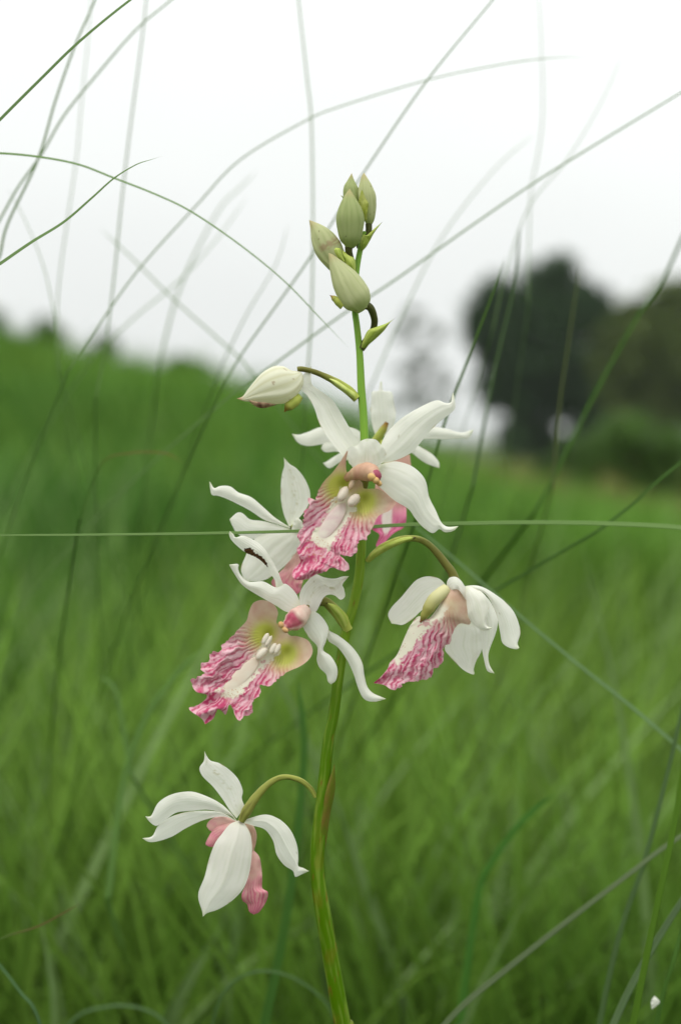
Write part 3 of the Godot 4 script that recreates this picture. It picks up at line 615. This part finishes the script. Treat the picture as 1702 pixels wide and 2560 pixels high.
# One long blade: drawn points from its root side to its tip; the root is carried on down to the ground.
func blade(flat: Array, width: float, tip_width: float, c: Color, label: String, group := "", called := "grass_blade", root := true) -> void:
	frame(0, 0, 1)
	var p := pts(flat)
	var depth := p[0].z <= -700.0
	if group.ends_with("sky") and depth:
		width *= 0.34
		tip_width *= 0.34
	var world := PackedVector3Array()
	for q in curve(p, 70):
		world.append(at(q.x, q.y, q.z))
	var below := 0
	if root:
		var t := (world[0] - world[2]).normalized()
		var drop := maxf(world[0].y - ground(world[0].x, world[0].z), 0.01)
		t.y = minf(t.y, -0.1)
		t = t.normalized()
		var reach := minf(drop * 0.55 / maxf(-t.y, 0.4), 0.32)
		var bow := world[0] + t * reach
		var foot := bow + Vector3(t.x, 0, t.z) * 0.03 + Vector3(0, 0, -1.0 if depth else -0.05)
		foot.y = ground(foot.x, foot.z) - 0.01
		bow.z -= 0.35 if depth else 0.0
		below = 40
		var down := PackedVector3Array()
		for k in below:
			var w := 1.0 - float(k) / below
			down.append(world[0] * (1.0 - w) * (1.0 - w) + bow * 2.0 * w * (1.0 - w) + foot * w * w)
		world = down + world
	var base := world[0]
	var cv := world
	var n := world.size() - 1
	var P := PackedVector3Array()
	var C := PackedColorArray()
	var nv := 8
	var ph := rng.randf() * 100.0
	for i in n + 1:
		var u := maxf(0.0, float(i - below)) / (n - below)
		var t := (cv[mini(i + 1, n)] - cv[maxi(i - 1, 0)]).normalized()
		var side := t.cross(view.basis.z + Vector3(0.3, 0.4, 0))
		side = side.normalized()
		var up := side.cross(t).normalized()
		var d := maxf(0.2, -(view.affine_inverse() * cv[i]).z)
		var w := lerpf(width, tip_width, u * u * 0.6 + u * 0.4) * smoothstep(1.02, 0.90, u) * 0.5 * PX * minf(d, DIST - p[0].z * PX + 0.05) / DIST
		for j in nv + 1:
			var a := TAU * j / nv
			var keel := 0.35 * (1.0 - absf(cos(a)))
			P.append(cv[i] + side * cos(a) * w + up * (sin(a) * 0.22 - keel) * w - base)
			var from := Color(0.07, 0.15, 0.025) if c.r > c.g else c
			var k := from.lerp(c, smoothstep(0.3, 0.7, u))
			k = k.lerp(k * 1.35, clampf(0.5 + 0.8 * noise.get_noise_2d(u * 60.0 + ph, cos(a) * 40.0), 0.0, 1.0))
			C.append(k)
	var o := put(called, grid_mesh(P, C, n, nv, true), M.blade, self)
	o.position = base
	tag(o, label, "grass blade", group)


func tuft_mesh(seed_: int, count: int, spread: float, w: float, bend := 0.45) -> ArrayMesh:
	var r := RandomNumberGenerator.new()
	r.seed = seed_
	var V := PackedVector3Array()
	var N := PackedVector3Array()
	var C := PackedColorArray()
	var I := PackedInt32Array()
	var rows := 7
	for b in count:
		var az := r.randf() * TAU
		var dir := Vector3(cos(az), 0, sin(az))
		var foot := Vector3(r.randfn() * spread, 0, r.randfn() * spread)
		var h := r.randf_range(0.68, 1.05)
		var lean := r.randf_range(0.05, bend)
		var droop := r.randf_range(0.0, 0.5) * r.randf()
		var half := w * r.randf_range(0.6, 1.3)
		var yaw := az + r.randf_range(-0.7, 0.7)
		var side := Vector3(-sin(yaw), 0, cos(yaw))
		var tint := r.randf_range(0.75, 1.2)
		var c := Color(0.92, 1.0, 0.9).lerp(Color(1.15, 1.02, 0.9), r.randf() * 0.4) * tint
		if r.randf() < 0.05:
			c = Color(2.2, 1.15, 1.0) * tint
		var first := V.size()
		for i in rows + 1:
			var u := float(i) / rows
			var p := foot + dir * (lean * u * u + 0.12 * u) * h + Vector3.UP * h * (u - droop * u * u * u)
			var tang := (dir * (2.0 * lean * u + 0.12) + Vector3.UP * (1.0 - 3.0 * droop * u * u)).normalized()
			var n := side.cross(tang).normalized()
			var ww := half * (1.0 - pow(u, 2.2)) + 0.0003
			V.append_array([p - side * ww, p - n * ww * 0.35, p + side * ww])
			N.append_array([(-n - side * 0.5).normalized(), -n, (-n + side * 0.5).normalized()])
			C.append_array([c, c * 1.15, c])
			if i < rows:
				var a := first + i * 3
				for k in 2:
					I.append_array([a + k, a + k + 1, a + k + 3, a + k + 1, a + k + 4, a + k + 3])
	var arr := []
	arr.resize(Mesh.ARRAY_MAX)
	arr[Mesh.ARRAY_VERTEX] = V
	arr[Mesh.ARRAY_NORMAL] = N
	arr[Mesh.ARRAY_COLOR] = C
	arr[Mesh.ARRAY_INDEX] = I
	var m := ArrayMesh.new()
	m.add_surface_from_arrays(Mesh.PRIMITIVE_TRIANGLES, arr)
	return m


func scatter(called: String, mesh: Mesh, places: Array, mat: Material, label: String, category := "grass") -> void:
	var mm := MultiMesh.new()
	mm.transform_format = MultiMesh.TRANSFORM_3D
	mm.use_colors = true
	mm.mesh = mesh
	mm.instance_count = places.size()
	for i in places.size():
		mm.set_instance_transform(i, places[i][0])
		mm.set_instance_color(i, places[i][1])
	var o := MultiMeshInstance3D.new()
	o.name = called
	o.multimesh = mm
	o.material_override = mat
	add_child(o, true)
	tag(o, label, category, "", "stuff")


func turned(p: Vector3, size: Vector3, yaw: float, tilt_x := 0.0, tilt_z := 0.0) -> Transform3D:
	var b := Basis(Vector3.UP, yaw)
	b = Basis(Vector3(0, 0, 1), tilt_z) * Basis(Vector3(1, 0, 0), tilt_x) * b
	return Transform3D(b.scaled_local(size), p)


func grass_tint(x: float, z: float) -> Color:
	var a := noise.get_noise_2d(x * 30.0, z * 30.0)
	var b := noise.get_noise_2d(x * 9.0 + 500.0, z * 9.0)
	var c := Color(0.092, 0.205, 0.030).lerp(Color(0.145, 0.268, 0.040), clampf(0.35 + a * 1.4, 0.0, 1.0))
	c = c.lerp(Color(0.064, 0.162, 0.034), clampf(b * 1.6, 0.0, 0.7))
	c = c.lerp(Color(0.185, 0.285, 0.042), clampf(noise.get_noise_2d(x * 45.0 + 90.0, z * 16.0) * 1.5 - 0.1, 0.0, 0.6))
	return c * rng.randf_range(0.75, 1.25)


func build_grass() -> void:
	var near := []
	for i in 15000:
		var d := 0.30 + pow(rng.randf(), 1.3) * 2.7
		var x := rng.randf_range(-1.0, 1.0) * (0.55 + d * 0.42)
		var z := -d
		var h := rng.randf_range(0.34, 0.50) * (1.0 + 0.16 * noise.get_noise_2d(x * 40.0, z * 40.0))
		h *= lerpf(0.9, 1.0, smoothstep(0.2, 1.4, d))
		h *= lerpf(1.0, 0.86, smoothstep(0.0, 0.3, x))
		if i % 4 == 0:
			# the meadow goes on beside and behind the viewer
			var round_ := rng.randf_range(-0.75, 0.75) * PI
			var far := rng.randf_range(0.85, 2.4)
			x = sin(round_) * far
			z = 0.35 + cos(round_) * far
			h *= 1.4
		h *= 1.0 + 0.30 * smoothstep(0.10, 0.35, -x) * smoothstep(0.8, 1.5, d) * rng.randf()
		var tint := grass_tint(x, z)
		if rng.randf() < 0.07:
			tint = Color(0.20, 0.30, 0.11)
			h *= 1.12
		near.append([turned(Vector3(x, ground(x, z), z), Vector3(0.42, h, 0.42), rng.randf() * TAU, rng.randf_range(-0.12, 0.12), rng.randf_range(-0.26, 0.10) - 0.22 * smoothstep(0.0, 0.2, x)), tint])
	scatter("meadow_grass", tuft_mesh(11, 11, 0.09, 0.0062, 0.34), near, M.grass, "dense green grass standing close round the orchid")
	var low := []
	for i in 900:
		var x := rng.randf_range(-0.8, 0.8)
		var z := rng.randf_range(-0.14, 0.75)
		low.append([turned(Vector3(x, 0, z), Vector3(0.3, rng.randf_range(0.14, 0.24), 0.3), rng.randf() * TAU, rng.randf_range(-0.2, 0.2), rng.randf_range(-0.2, 0.2)), grass_tint(x, z)])
	scatter("low_grass", tuft_mesh(23, 9, 0.06, 0.005), low, M.grass, "short green grass around the foot of the orchid")
	var mid := []
	for i in 21000:
		var d := 1.9 + pow(rng.randf(), 2.6) * 32.0
		var x := rng.randf_range(-1.0, 1.0) * (0.8 + d * 0.34)
		var z := -d
		var h := rng.randf_range(0.30, 0.50) * lerpf(1.0, 0.62, smoothstep(0.2, 1.2, x))
		if x < 0.0 and rng.randf() < 0.10:
			h *= rng.randf_range(1.1, 1.35)
		var c := grass_tint(x, z)
		if x > 0.4 and rng.randf() < 0.75 * smoothstep(4.0, 9.0, d):
			c = Color(0.20, 0.155, 0.06) * rng.randf_range(0.7, 1.2)
		mid.append([turned(Vector3(x, ground(x, z), z), Vector3(0.8, h, 0.8), rng.randf() * TAU, rng.randf_range(-0.1, 0.1), rng.randf_range(-0.2, 0.1)), c])
	scatter("field_grass", tuft_mesh(37, 12, 0.14, 0.010, 0.75), mid, M.grass, "wide field of green grass rising to a bank at the left")


func build_ground() -> void:
	var xs := [-400.0, -160.0, -70.0, -35.0, -18.0, -10.0]
	for k in range(-20, 21):
		xs.append(k * 0.4)
	xs.append_array([10.0, 18.0, 35.0, 70.0, 160.0, 400.0])
	var zs := [6.0, 3.0]
	for k in range(0, 34):
		zs.append(1.0 - k * 0.4)
	zs.append_array([-16.0, -22.0, -32.0, -50.0, -80.0, -130.0, -220.0, -420.0])
	var P := PackedVector3Array()
	var C := PackedColorArray()
	for z in zs:
		for x in xs:
			P.append(Vector3(x, ground(x, z), z))
			C.append(Color(1, 1, 1))
	var o := put("ground", grid_mesh(P, C, zs.size() - 1, xs.size() - 1, false), M.earth, self)
	tag(o, "dark green ground under the grass", "ground", "", "structure")


func leaf_mesh() -> ArrayMesh:
	var st := SurfaceTool.new()
	st.begin(Mesh.PRIMITIVE_TRIANGLES)
	var p := [Vector3(0, 0, 0), Vector3(-0.28, 0.02, 0.45), Vector3(0, 0.10, 0.5), Vector3(0.28, 0.02, 0.45), Vector3(0, -0.05, 1.0)]
	for t in [[0, 1, 2], [0, 2, 3], [1, 4, 2], [2, 4, 3]]:
		for k in t:
			st.add_vertex(p[k])
	st.generate_normals()
	return st.commit()


# A tree or bush far off: crown lobes given as drawn circles, at a distance in metres.
func tree(called: String, category: String, label: String, dist: float, trunk: Array, lobes: Array, leaves: int, size: float, c1: Color, c2: Color, group := "") -> void:
	frame(0, 0, 1)
	var z := -(dist - DIST) / PX
	var foot := at(trunk[0], 1140, z)
	foot.y = ground(foot.x, foot.z)
	var root := Node3D.new()
	root.name = called
	root.position = foot
	add_child(root, true)
	tag(root, label, category, group)
	var unit := PX * dist / DIST
	var centres := []
	var total := 0.0
	for l in lobes:
		var p := at(l[0], l[1], z) - foot
		centres.append([p, l[2] * unit])
		total += l[2] * l[2]
	var st := SurfaceTool.new()
	st.begin(Mesh.PRIMITIVE_TRIANGLES)
	var top: Vector3 = centres[0][0]
	var thick: float = trunk[1] * unit
	limb(st, Vector3(0, -0.1, 0), Vector3(top.x * 0.5, top.y * 0.6, 0), thick, thick * 0.6)
	for cc in centres:
		limb(st, Vector3(top.x * 0.5, top.y * 0.55, 0), cc[0], thick * 0.5, thick * 0.1)
	st.generate_normals()
	put("trunk", st.commit(), M.bark, root)
	var places := []
	for cc in centres:
		var share := int(leaves * pow(cc[1] / unit, 2.0) / total)
		var clumps := maxi(6, share / 60)
		for k in clumps:
			var dir := Vector3(rng.randfn(), rng.randfn(), rng.randfn()).normalized()
			var mid: Vector3 = cc[0] + dir * cc[1] * pow(rng.randf(), 0.4) * 0.85
			var rad: float = cc[1] * rng.randf_range(0.16, 0.34)
			var tone := rng.randf_range(0.7, 1.3)
			for q in share / clumps:
				var v := Vector3(rng.randfn(), rng.randfn() * 0.8, rng.randfn()) * rad * 0.6
				var p := mid + v
				if p.y < 0.05:
					continue
				var bs := Basis.from_euler(Vector3(rng.randf_range(-0.5, 1.2), rng.randf() * TAU, rng.randf_range(-0.6, 0.6)))
				places.append([Transform3D(bs.scaled_local(Vector3.ONE * size * rng.randf_range(0.7, 1.3)), p), c1.lerp(c2, rng.randf()) * tone])
	var mm := MultiMesh.new()
	mm.transform_format = MultiMesh.TRANSFORM_3D
	mm.use_colors = true
	mm.mesh = M.leaf_mesh
	mm.instance_count = places.size()
	for i in places.size():
		mm.set_instance_transform(i, places[i][0])
		mm.set_instance_color(i, places[i][1])
	var o := MultiMeshInstance3D.new()
	o.name = "crown"
	o.multimesh = mm
	o.material_override = M.leaf
	o.set_meta("kind", "stuff")
	root.add_child(o, true)


func limb(st: SurfaceTool, a: Vector3, b: Vector3, r0: float, r1: float) -> void:
	var t := (b - a).normalized()
	var s := t.cross(Vector3(0.3, 0.1, 1)).normalized()
	var o := t.cross(s)
	var n := 7
	for k in n:
		var a0 := TAU * k / n
		var a1 := TAU * (k + 1) / n
		var d0 := s * cos(a0) + o * sin(a0)
		var d1 := s * cos(a1) + o * sin(a1)
		for v in [a + d0 * r0, b + d0 * r1, a + d1 * r0, a + d1 * r0, b + d0 * r1, b + d1 * r1]:
			st.add_vertex(v)


func build_trees() -> void:
	tree("dark_tree", "tree", "tall dark rounded tree right of the orchid", 50, [1340, 16],
		[[1380, 780, 115], [1385, 708, 82], [1255, 790, 98], [1225, 745, 66], [1205, 850, 58], [1225, 950, 50], [1450, 780, 90], [1500, 790, 80], [1330, 900, 130], [1460, 930, 120], [1270, 930, 65], [1310, 1040, 80], [1420, 960, 90], [1290, 1110, 50], [1350, 1100, 65], [1500, 1040, 90], [1450, 1110, 70], [1400, 1010, 60], [1240, 1000, 40]], 30000, 0.30, Color(0.028, 0.068, 0.022), Color(0.050, 0.100, 0.030))
	tree("olive_tree", "tree", "broad olive green tree at the right edge of the photo", 46, [1640, 16],
		[[1640, 830, 120], [1610, 790, 80], [1700, 740, 80], [1560, 870, 90], [1740, 860, 130], [1600, 950, 120], [1700, 980, 120], [1540, 960, 80], [1830, 850, 140], [1830, 1000, 130], [1620, 1050, 80]], 22000, 0.33, Color(0.085, 0.135, 0.026), Color(0.15, 0.195, 0.045))
	tree("pale_tree", "tree", "thin pale tree with open crown between the stem and the dark tree", 70, [1055, 5],
		[[1040, 800, 40], [1005, 830, 32], [1085, 830, 32], [1060, 900, 40], [1015, 925, 34], [1095, 940, 34], [1050, 985, 40], [990, 1000, 34], [1085, 1020, 34], [1130, 980, 28]], 900, 0.3, Color(0.046, 0.084, 0.026), Color(0.080, 0.115, 0.036))
	tree("round_bush", "bush", "bright green bush low at the right, before the olive tree", 12, [1570, 6],
		[[1560, 1090, 80], [1500, 1140, 70], [1630, 1110, 80], [1700, 1150, 90], [1580, 1170, 70], [1460, 1190, 50], [1640, 1220, 70]], 9000, 0.045, Color(0.075, 0.16, 0.025), Color(0.12, 0.22, 0.045))
	tree("low_bush", "bush", "dull green low bush under the trees, left of the bright green bush", 14, [1420, 5],
		[[1440, 1130, 50], [1390, 1150, 40], [1500, 1110, 60], [1350, 1165, 30], [1450, 1180, 36]], 5000, 0.05, Color(0.052, 0.110, 0.026), Color(0.090, 0.160, 0.040))
	for b in [[[15, 822, 42], [-30, 822, 50], [60, 850, 34], "wide bush on the bank at the left edge of the photo"], [[118, 836, 40], [112, 812, 24], [130, 866, 36], "small bush on the bank, second from the left edge"], [[262, 868, 26], [268, 848, 20], [250, 890, 30], "smallest narrow bush on the bank, third from the left edge"], [[460, 912, 34], [495, 922, 28], [420, 928, 28], "low broad bush on the crest of the bank nearest the orchid"]]:
		bank_bush(b)


func bank_bush(b: Array) -> void:
	tree("bank_bush", "bush", b[3], 17, [b[0][0], 4], [b[0], b[1], b[2]], 900, 0.09, Color(0.052, 0.110, 0.026), Color(0.090, 0.160, 0.040), "bushes along the grassy bank")


func build_blades() -> void:
	var sky := "long grass blades standing against the sky"
	var low := "long grass blades in the meadow"
	var g := Color(0.19, 0.30, 0.11)
	var d := Color(0.16, 0.26, 0.09)
	blade([-60, 362, -20, 0, 300, -20, 100, 200, -25, 200, 103, -30, 326, 0, -40, 430, -70, -50], 8, 5.5, d, "sharp dark blade slanting across the top left corner", sky)
	blade([-260, 420, -120, -100, 385, -160, 0, 383, -200, 105, 393, -230, 200, 412, -250, 283, 444, -260, 390, 486, -270, 480, 530, -270, 600, 612, -280, 710, 702, -290, 800, 795, -300, 870, 868, -300], 7, 2.5, g, "thin green blade arching from the left edge down to the upper stem", sky)
	blade([-80, 715, 0, 0, 660, 0, 80, 605, 0, 160, 555, 0, 230, 495, 0, 285, 446, 0, 340, 412, 0, 375, 400, 0, 404, 391, 0], 9, 1.6, g, "short sharp blade at the left with a thread-thin tip", sky)
	blade([-30, 700, -800, 0, 640, -800, 20, 560, -800, 95, 400, -800, 140, 250, -820, 190, 110, -830, 238, 0, -840, 260, -80, -840], 18, 13, d, "blurred blade leaning right at the far left, crossing two others", sky)
	blade([-60, 650, -860, 0, 550, -860, 45, 470, -860, 105, 385, -870, 160, 290, -880, 240, 190, -900, 340, 75, -910, 428, 0, -920, 520, -80, -930], 16, 11, d, "blurred blade slanting up to the top edge left of the middle", sky)
	blade([240, 1000, -1300, 262, 880, -1300, 285, 700, -1300, 305, 500, -1300, 325, 330, -1300, 355, 100, -1300, 366, 0, -1300, 372, -90, -1300], 13, 10, d, "soft nearly upright blade at the top left, thickest of the upright ones there", sky)
	blade([140, 880, -1600, 150, 690, -1600, 190, 410, -1600, 205, 250, -1600, 224, 60, -1600, 228, -60, -1600], 9, 6, g, "faint upright blade between the crossing blades at the left", sky)
	blade([765, 980, -1300, 775, 850, -1300, 781, 700, -1300, 782, 500, -1300, 778, 300, -1300, 768, 200, -1300, 746, 0, -1300, 735, -90, -1300], 14, 11, g, "soft upright blade left of the bud cluster, reaching the top edge", sky)
	blade([170, 930, -900, 230, 840, -900, 342, 680, -900, 490, 515, -900, 600, 400, -900, 760, 304, -900, 851, 266, -900, 1068, 200, -900, 1231, 165, -900, 1361, 146, -900, 1475, 142, -900], 12, 8, d, "long blade arching over the bud cluster from lower left to the upper right", sky)
	blade([560, 960, -900, 608, 880, -900, 690, 765, -880, 771, 650, -860, 850, 525, -850, 922, 412, -830, 1068, 200, -800, 1231, 0, -780, 1300, -90, -780], 13, 10, d, "straight blade rising behind the bud cluster to the top edge", sky)
	blade([600, 970, -950, 700, 900, -950, 851, 790, -940, 987, 700, -930, 1177, 565, -920, 1378, 429, -900, 1702, 231, -880, 1800, 170, -880], 15, 11, d, "straight blade slanting from the stem to the right edge above the trees", sky)
	blade([1320, 760, -1900, 1325, 500, -1900, 1345, 380, -1900, 1356, 270, -1900, 1350, 60, -1900, 1340, -60, -1900], 9, 6, g, "very faint upright blade above the dark tree", sky)
	blade([1230, 830, -1500, 1264, 680, -1500, 1323, 515, -1500, 1416, 400, -1500, 1502, 255, -1500, 1562, 120, -1500], 9, 3, g, "faint bent blade above the dark tree, its tip near the upper right corner", sky)
	blade([690, 1010, -1700, 613, 910, -1700, 543, 845, -1700, 434, 748, -1700, 330, 645, -1700, 250, 570, -1700], 15, 10, d, "blurred blade falling to the right behind the white bud", sky)
	blade([150, 930, -1300, 141, 830, -1300, 135, 780, -1300, 108, 660, -1300, 60, 543, -1300, 20, 470, -1300], 9, 5, g, "blurred blade leaning left above the bank, ending near the left edge", sky)
	blade([400, 900, -2400, 450, 720, -2400, 543, 532, -2400, 600, 470, -2400, 645, 425, -2400], 16, 8, g, "faintest wide blade between the white bud and the sky", sky)
	blade([230, 900, -2000, 330, 800, -2000, 450, 700, -2000, 540, 600, -2000, 620, 490, -2000], 12, 5, g, "faint slanting blade above the bank, left of the bud cluster", sky)
	blade([560, 900, -1500, 620, 780, -1500, 690, 660, -1500, 720, 560, -1500], 10, 4, d, "short faint blade just left of the bud cluster", sky)
	blade([930, 960, -1800, 1000, 800, -1800, 1100, 600, -1800, 1230, 430, -1800, 1340, 330, -1800], 11, 5, g, "faint blade leaning right between stem and dark tree", sky)
	# across the flowers
	blade([2300, 1900, -420, 2050, 1480, -400, 1850, 1345, -380, 1702, 1319, -350, 1520, 1309, -300, 1350, 1306, -240, 1180, 1308, -170, 1010, 1312, -120, 900, 1319, -90, 760, 1327, -40, 580, 1332, 0, 400, 1335, 10, 200, 1337, 10, 0, 1338, 10, -140, 1342, 10], 14, 4, Color(0.16, 0.26, 0.08), "long level blade crossing the whole picture behind the top flower's lip")
	blade([1900, 2060, -820, 1702, 1875, -840, 1557, 1750, -860, 1448, 1664, -880, 1285, 1528, -920, 1155, 1414, -980, 1057, 1332, -1020, 1000, 1280, -1050], 11, 5, Color(0.13, 0.22, 0.09), "pale straight blade sloping down to the right behind the drooping flower")
	# before the trees
	blade([1330, 1290, -1700, 1388, 1186, -1700, 1475, 1007, -1700, 1584, 806, -1700, 1650, 710, -1700, 1702, 600, -1700, 1760, 470, -1700], 10, 7, Color(0.075, 0.16, 0.03), "bright green blade rising before the trees to the right edge", low)
	blade([1060, 1240, -700, 1110, 1060, -700, 1171, 893, -700, 1210, 790, -700, 1242, 703, -700, 1262, 640, -700], 8, 4, Color(0.08, 0.16, 0.03), "green blade along the left edge of the dark tree", low)
	blade([1180, 1220, -1300, 1231, 947, -1300, 1265, 800, -1300, 1285, 708, -1300, 1300, 560, -1300], 8, 5, Color(0.09, 0.15, 0.06), "dull pale blade upright before the dark tree", low)
	blade([1380, 1220, -1500, 1399, 1007, -1500, 1420, 860, -1500, 1437, 741, -1500, 1450, 650, -1500], 7, 4, Color(0.11, 0.14, 0.05), "faint olive blade before the middle of the trees", low)
	blade([1490, 1330, -800, 1584, 1257, -800, 1640, 1205, -800, 1702, 1154, -800, 1800, 1070, -800], 8, 6, Color(0.07, 0.15, 0.03), "green blade slanting at the right edge below the trees", low)
	# lower right
	blade([1555, 2700, -300, 1584, 2549, -300, 1633, 2304, -310, 1676, 2103, -320, 1702, 1951, -330, 1730, 1760, -340], 20, 14, Color(0.10, 0.20, 0.02), "clear green stalk at the lower right edge, sharpest there", low)
	blade([1500, 2640, -420, 1560, 2500, -430, 1627, 2375, -440, 1702, 2255, -450, 1790, 2130, -460], 20, 14, Color(0.13, 0.20, 0.09), "pale wide blade in the lower right corner behind the clear stalk", low)
	blade([1620, 2660, -420, 1654, 2494, -420, 1680, 2410, -420, 1702, 2331, -430, 1760, 2150, -440], 14, 10, Color(0.08, 0.17, 0.03), "short green blade in the lower right corner with a white scrap by it", low)
	blade([1060, 2620, -520, 1150, 2520, -530, 1231, 2451, -540, 1394, 2321, -560, 1557, 2196, -580, 1665, 2114, -600, 1800, 2030, -620], 15, 10, Color(0.14, 0.19, 0.09), "long grey green blade arching across the lower right", low)
	blade([1150, 2560, -1500, 1170, 2400, -1500, 1198, 2223, -1500, 1231, 2152, -1500, 1285, 2076, -1500, 1340, 2020, -1500, 1385, 1985, -1490], 22, 14, Color(0.07, 0.19, 0.03), "bright green leaf blade low at the right of the stem", low)
	blade([1490, 2600, -700, 1520, 2450, -700, 1557, 2304, -700, 1611, 2147, -700, 1676, 1897, -710, 1720, 1700, -720], 16, 10, Color(0.10, 0.17, 0.06), "blurred upright blade left of the clear stalk at the lower right", low)
	# lower left
	blade([270, 2250, -1500, 304, 1980, -1500, 342, 1848, -1500, 391, 1751, -1500, 472, 1653, -1490, 510, 1620, -1490], 18, 12, Color(0.15, 0.27, 0.07), "pale wide blade bending right above the lowest flower", low)
	blade([330, 1940, -1700, 310, 1830, -1700, 296, 1744, -1700, 278, 1710, -1700, 250, 1690, -1690], 12, 9, Color(0.14, 0.25, 0.07), "short pale curled blade at the left of the lower flowers", low)
	blade([130, 2660, -500, 90, 2530, -510, 54, 2483, -520, 0, 2413, -530, -60, 2350, -540], 10, 7, Color(0.07, 0.14, 0.05), "blue green blade in the lower left corner", low)
	blade([120, 2700, -1300, 180, 2554, -1300, 271, 2516, -1300, 353, 2521, -1300, 413, 2556, -1300, 470, 2640, -1300], 9, 6, Color(0.09, 0.16, 0.06), "blade arched like a bow at the bottom edge, left", low)
	blade([520, 2600, -1100, 560, 2480, -1100, 635, 2430, -1100, 722, 2440, -1100, 803, 2494, -1100, 850, 2570, -1100], 8, 5, Color(0.08, 0.15, 0.05), "faint arched blade behind the foot of the stem", low)
	blade([640, 2700, -1200, 662, 2560, -1200, 700, 2380, -1200, 730, 2200, -1200, 752, 2000, -1200, 760, 1850, -1200, 745, 1700, -1200], 26, 16, Color(0.07, 0.17, 0.03), "broad upright blade just left of the lower stem", low)
	blade([200, 1300, -900, 255, 1160, -900, 325, 1133, -900, 412, 1133, -900, 456, 1155, -900], 5, 3, Color(0.16, 0.11, 0.03), "thin brown arched blade on the bank at the left", low)
	blade([-120, 2420, -500, 0, 2348, -500, 98, 2315, -500, 200, 2260, -500], 6, 4, Color(0.12, 0.10, 0.03), "thin brown stalk near the lower left corner", low)

	# a white scrap caught on the grass
	frame(0, 0, 1, -400)
	home = at(1632, 2520, -400)
	var scrap := sheet("petal_scrap", self, [1634, 2490, 0, 1626, 2505, 4, 1628, 2524, 0], [1638, 2492, 0, 1648, 2506, 4, 1628, 2524, 0], {"cup": 6.0})
	scrap.position = home
	tag(scrap, "tiny white scrap caught on the grass in the lower right corner", "petal scrap")


func vein_texture() -> NoiseTexture2D:
	var n := FastNoiseLite.new()
	n.seed = 5
	n.frequency = 0.05
	n.fractal_octaves = 4
	var t := NoiseTexture2D.new()
	t.width = 256
	t.height = 256
	t.noise = n
	t.seamless = true
	return t


func mat(roughness: float, spec: float, back := 0.0) -> StandardMaterial3D:
	var m := StandardMaterial3D.new()
	m.vertex_color_use_as_albedo = true
	m.roughness = roughness
	m.metallic_specular = spec
	m.cull_mode = BaseMaterial3D.CULL_DISABLED
	if back > 0.0:
		m.backlight_enabled = true
		m.backlight = Color(back, back, back).linear_to_srgb()
	return m


func build_materials() -> void:
	M.petal = mat(0.6, 0.3, 0.85)
	M.lip = mat(0.5, 0.4, 0.5)
	M.stem = mat(0.5, 0.28)
	M.blade = mat(0.6, 0.3, 0.7)
	M.grass = mat(0.7, 0.2, 0.6)
	M.leaf = mat(0.6, 0.3, 0.6)
	M.bark = mat(0.9, 0.2)
	M.bark.albedo_color = Color(0.05, 0.042, 0.032).linear_to_srgb()
	M.earth = mat(0.95, 0.2)
	M.earth.albedo_color = Color(0.05, 0.075, 0.02).linear_to_srgb()
	M.leaf_mesh = leaf_mesh()


func build_sky() -> PanoramaSkyMaterial:
	var w := 512
	var h := 256
	var im := Image.create(w, h, false, Image.FORMAT_RGBF)
	for y in h:
		var el := (0.5 - (y + 0.5) / h) * PI
		for x in w:
			var az := (x + 0.5) / w * TAU
			var c := Color(0.10, 0.13, 0.05)
			if el > -0.01:
				var s := maxf(sin(el), 0.0)
				var d := Vector3(cos(az) * cos(el), sin(el), sin(az) * cos(el))
				var n := noise.get_noise_3d(d.x * 60.0, d.y * 130.0, d.z * 60.0)
				var l := 0.86 * (1.0 + 0.75 * s + 1.0 * s * s) * (1.0 + 0.10 * n)
				c = Color(l * 0.972, l * 1.0, l * 0.985)
			im.set_pixel(x, y, c)
	var m := PanoramaSkyMaterial.new()
	m.panorama = ImageTexture.create_from_image(im)
	return m


func _ready() -> void:
	rng.seed = 7
	noise.seed = 3
	noise.frequency = 0.02
	# camera
	var tilt := Basis(Vector3.RIGHT, deg_to_rad(-PITCH))
	view = Transform3D(tilt, Vector3(0, FOCUS_Y, 0) + tilt.z * DIST)
	var cam := Camera3D.new()
	cam.name = "camera"
	cam.transform = view
	var lens := CameraAttributesPhysical.new()
	lens.frustum_focal_length = 35.0 / (2.0 * 0.128 / DIST)
	lens.exposure_aperture = lens.frustum_focal_length / 6.6
	lens.frustum_focus_distance = DIST - 0.004
	lens.frustum_near = 0.02
	lens.frustum_far = 1500.0
	cam.attributes = lens
	cam.fov = rad_to_deg(2.0 * atan(0.128 / DIST))
	add_child(cam)
	cam.make_current()
	# sky, air and light
	var env := Environment.new()
	env.background_mode = Environment.BG_SKY
	env.sky = Sky.new()
	env.sky.sky_material = build_sky()
	env.tonemap_mode = Environment.TONE_MAPPER_LINEAR
	env.tonemap_exposure = 1.0
	env.fog_enabled = true
	env.fog_density = 0.0005
	env.fog_light_color = Color(0.93, 0.96, 0.95)
	env.sdfgi_enabled = true
	env.ssao_enabled = true
	env.ssil_enabled = true
	var we := WorldEnvironment.new()
	we.name = "air"
	we.environment = env
	add_child(we)
	var sun := DirectionalLight3D.new()
	sun.name = "sun"
	sun.light_energy = 0.35
	sun.light_angular_distance = 20.0
	sun.light_color = Color(1.0, 0.98, 0.94)
	sun.shadow_enabled = true
	sun.rotation_degrees = Vector3(-62, -25, 0)
	add_child(sun)
	# the place
	build_materials()
	build_ground()
	build_trees()
	build_grass()
	build_orchid()
	build_blades()
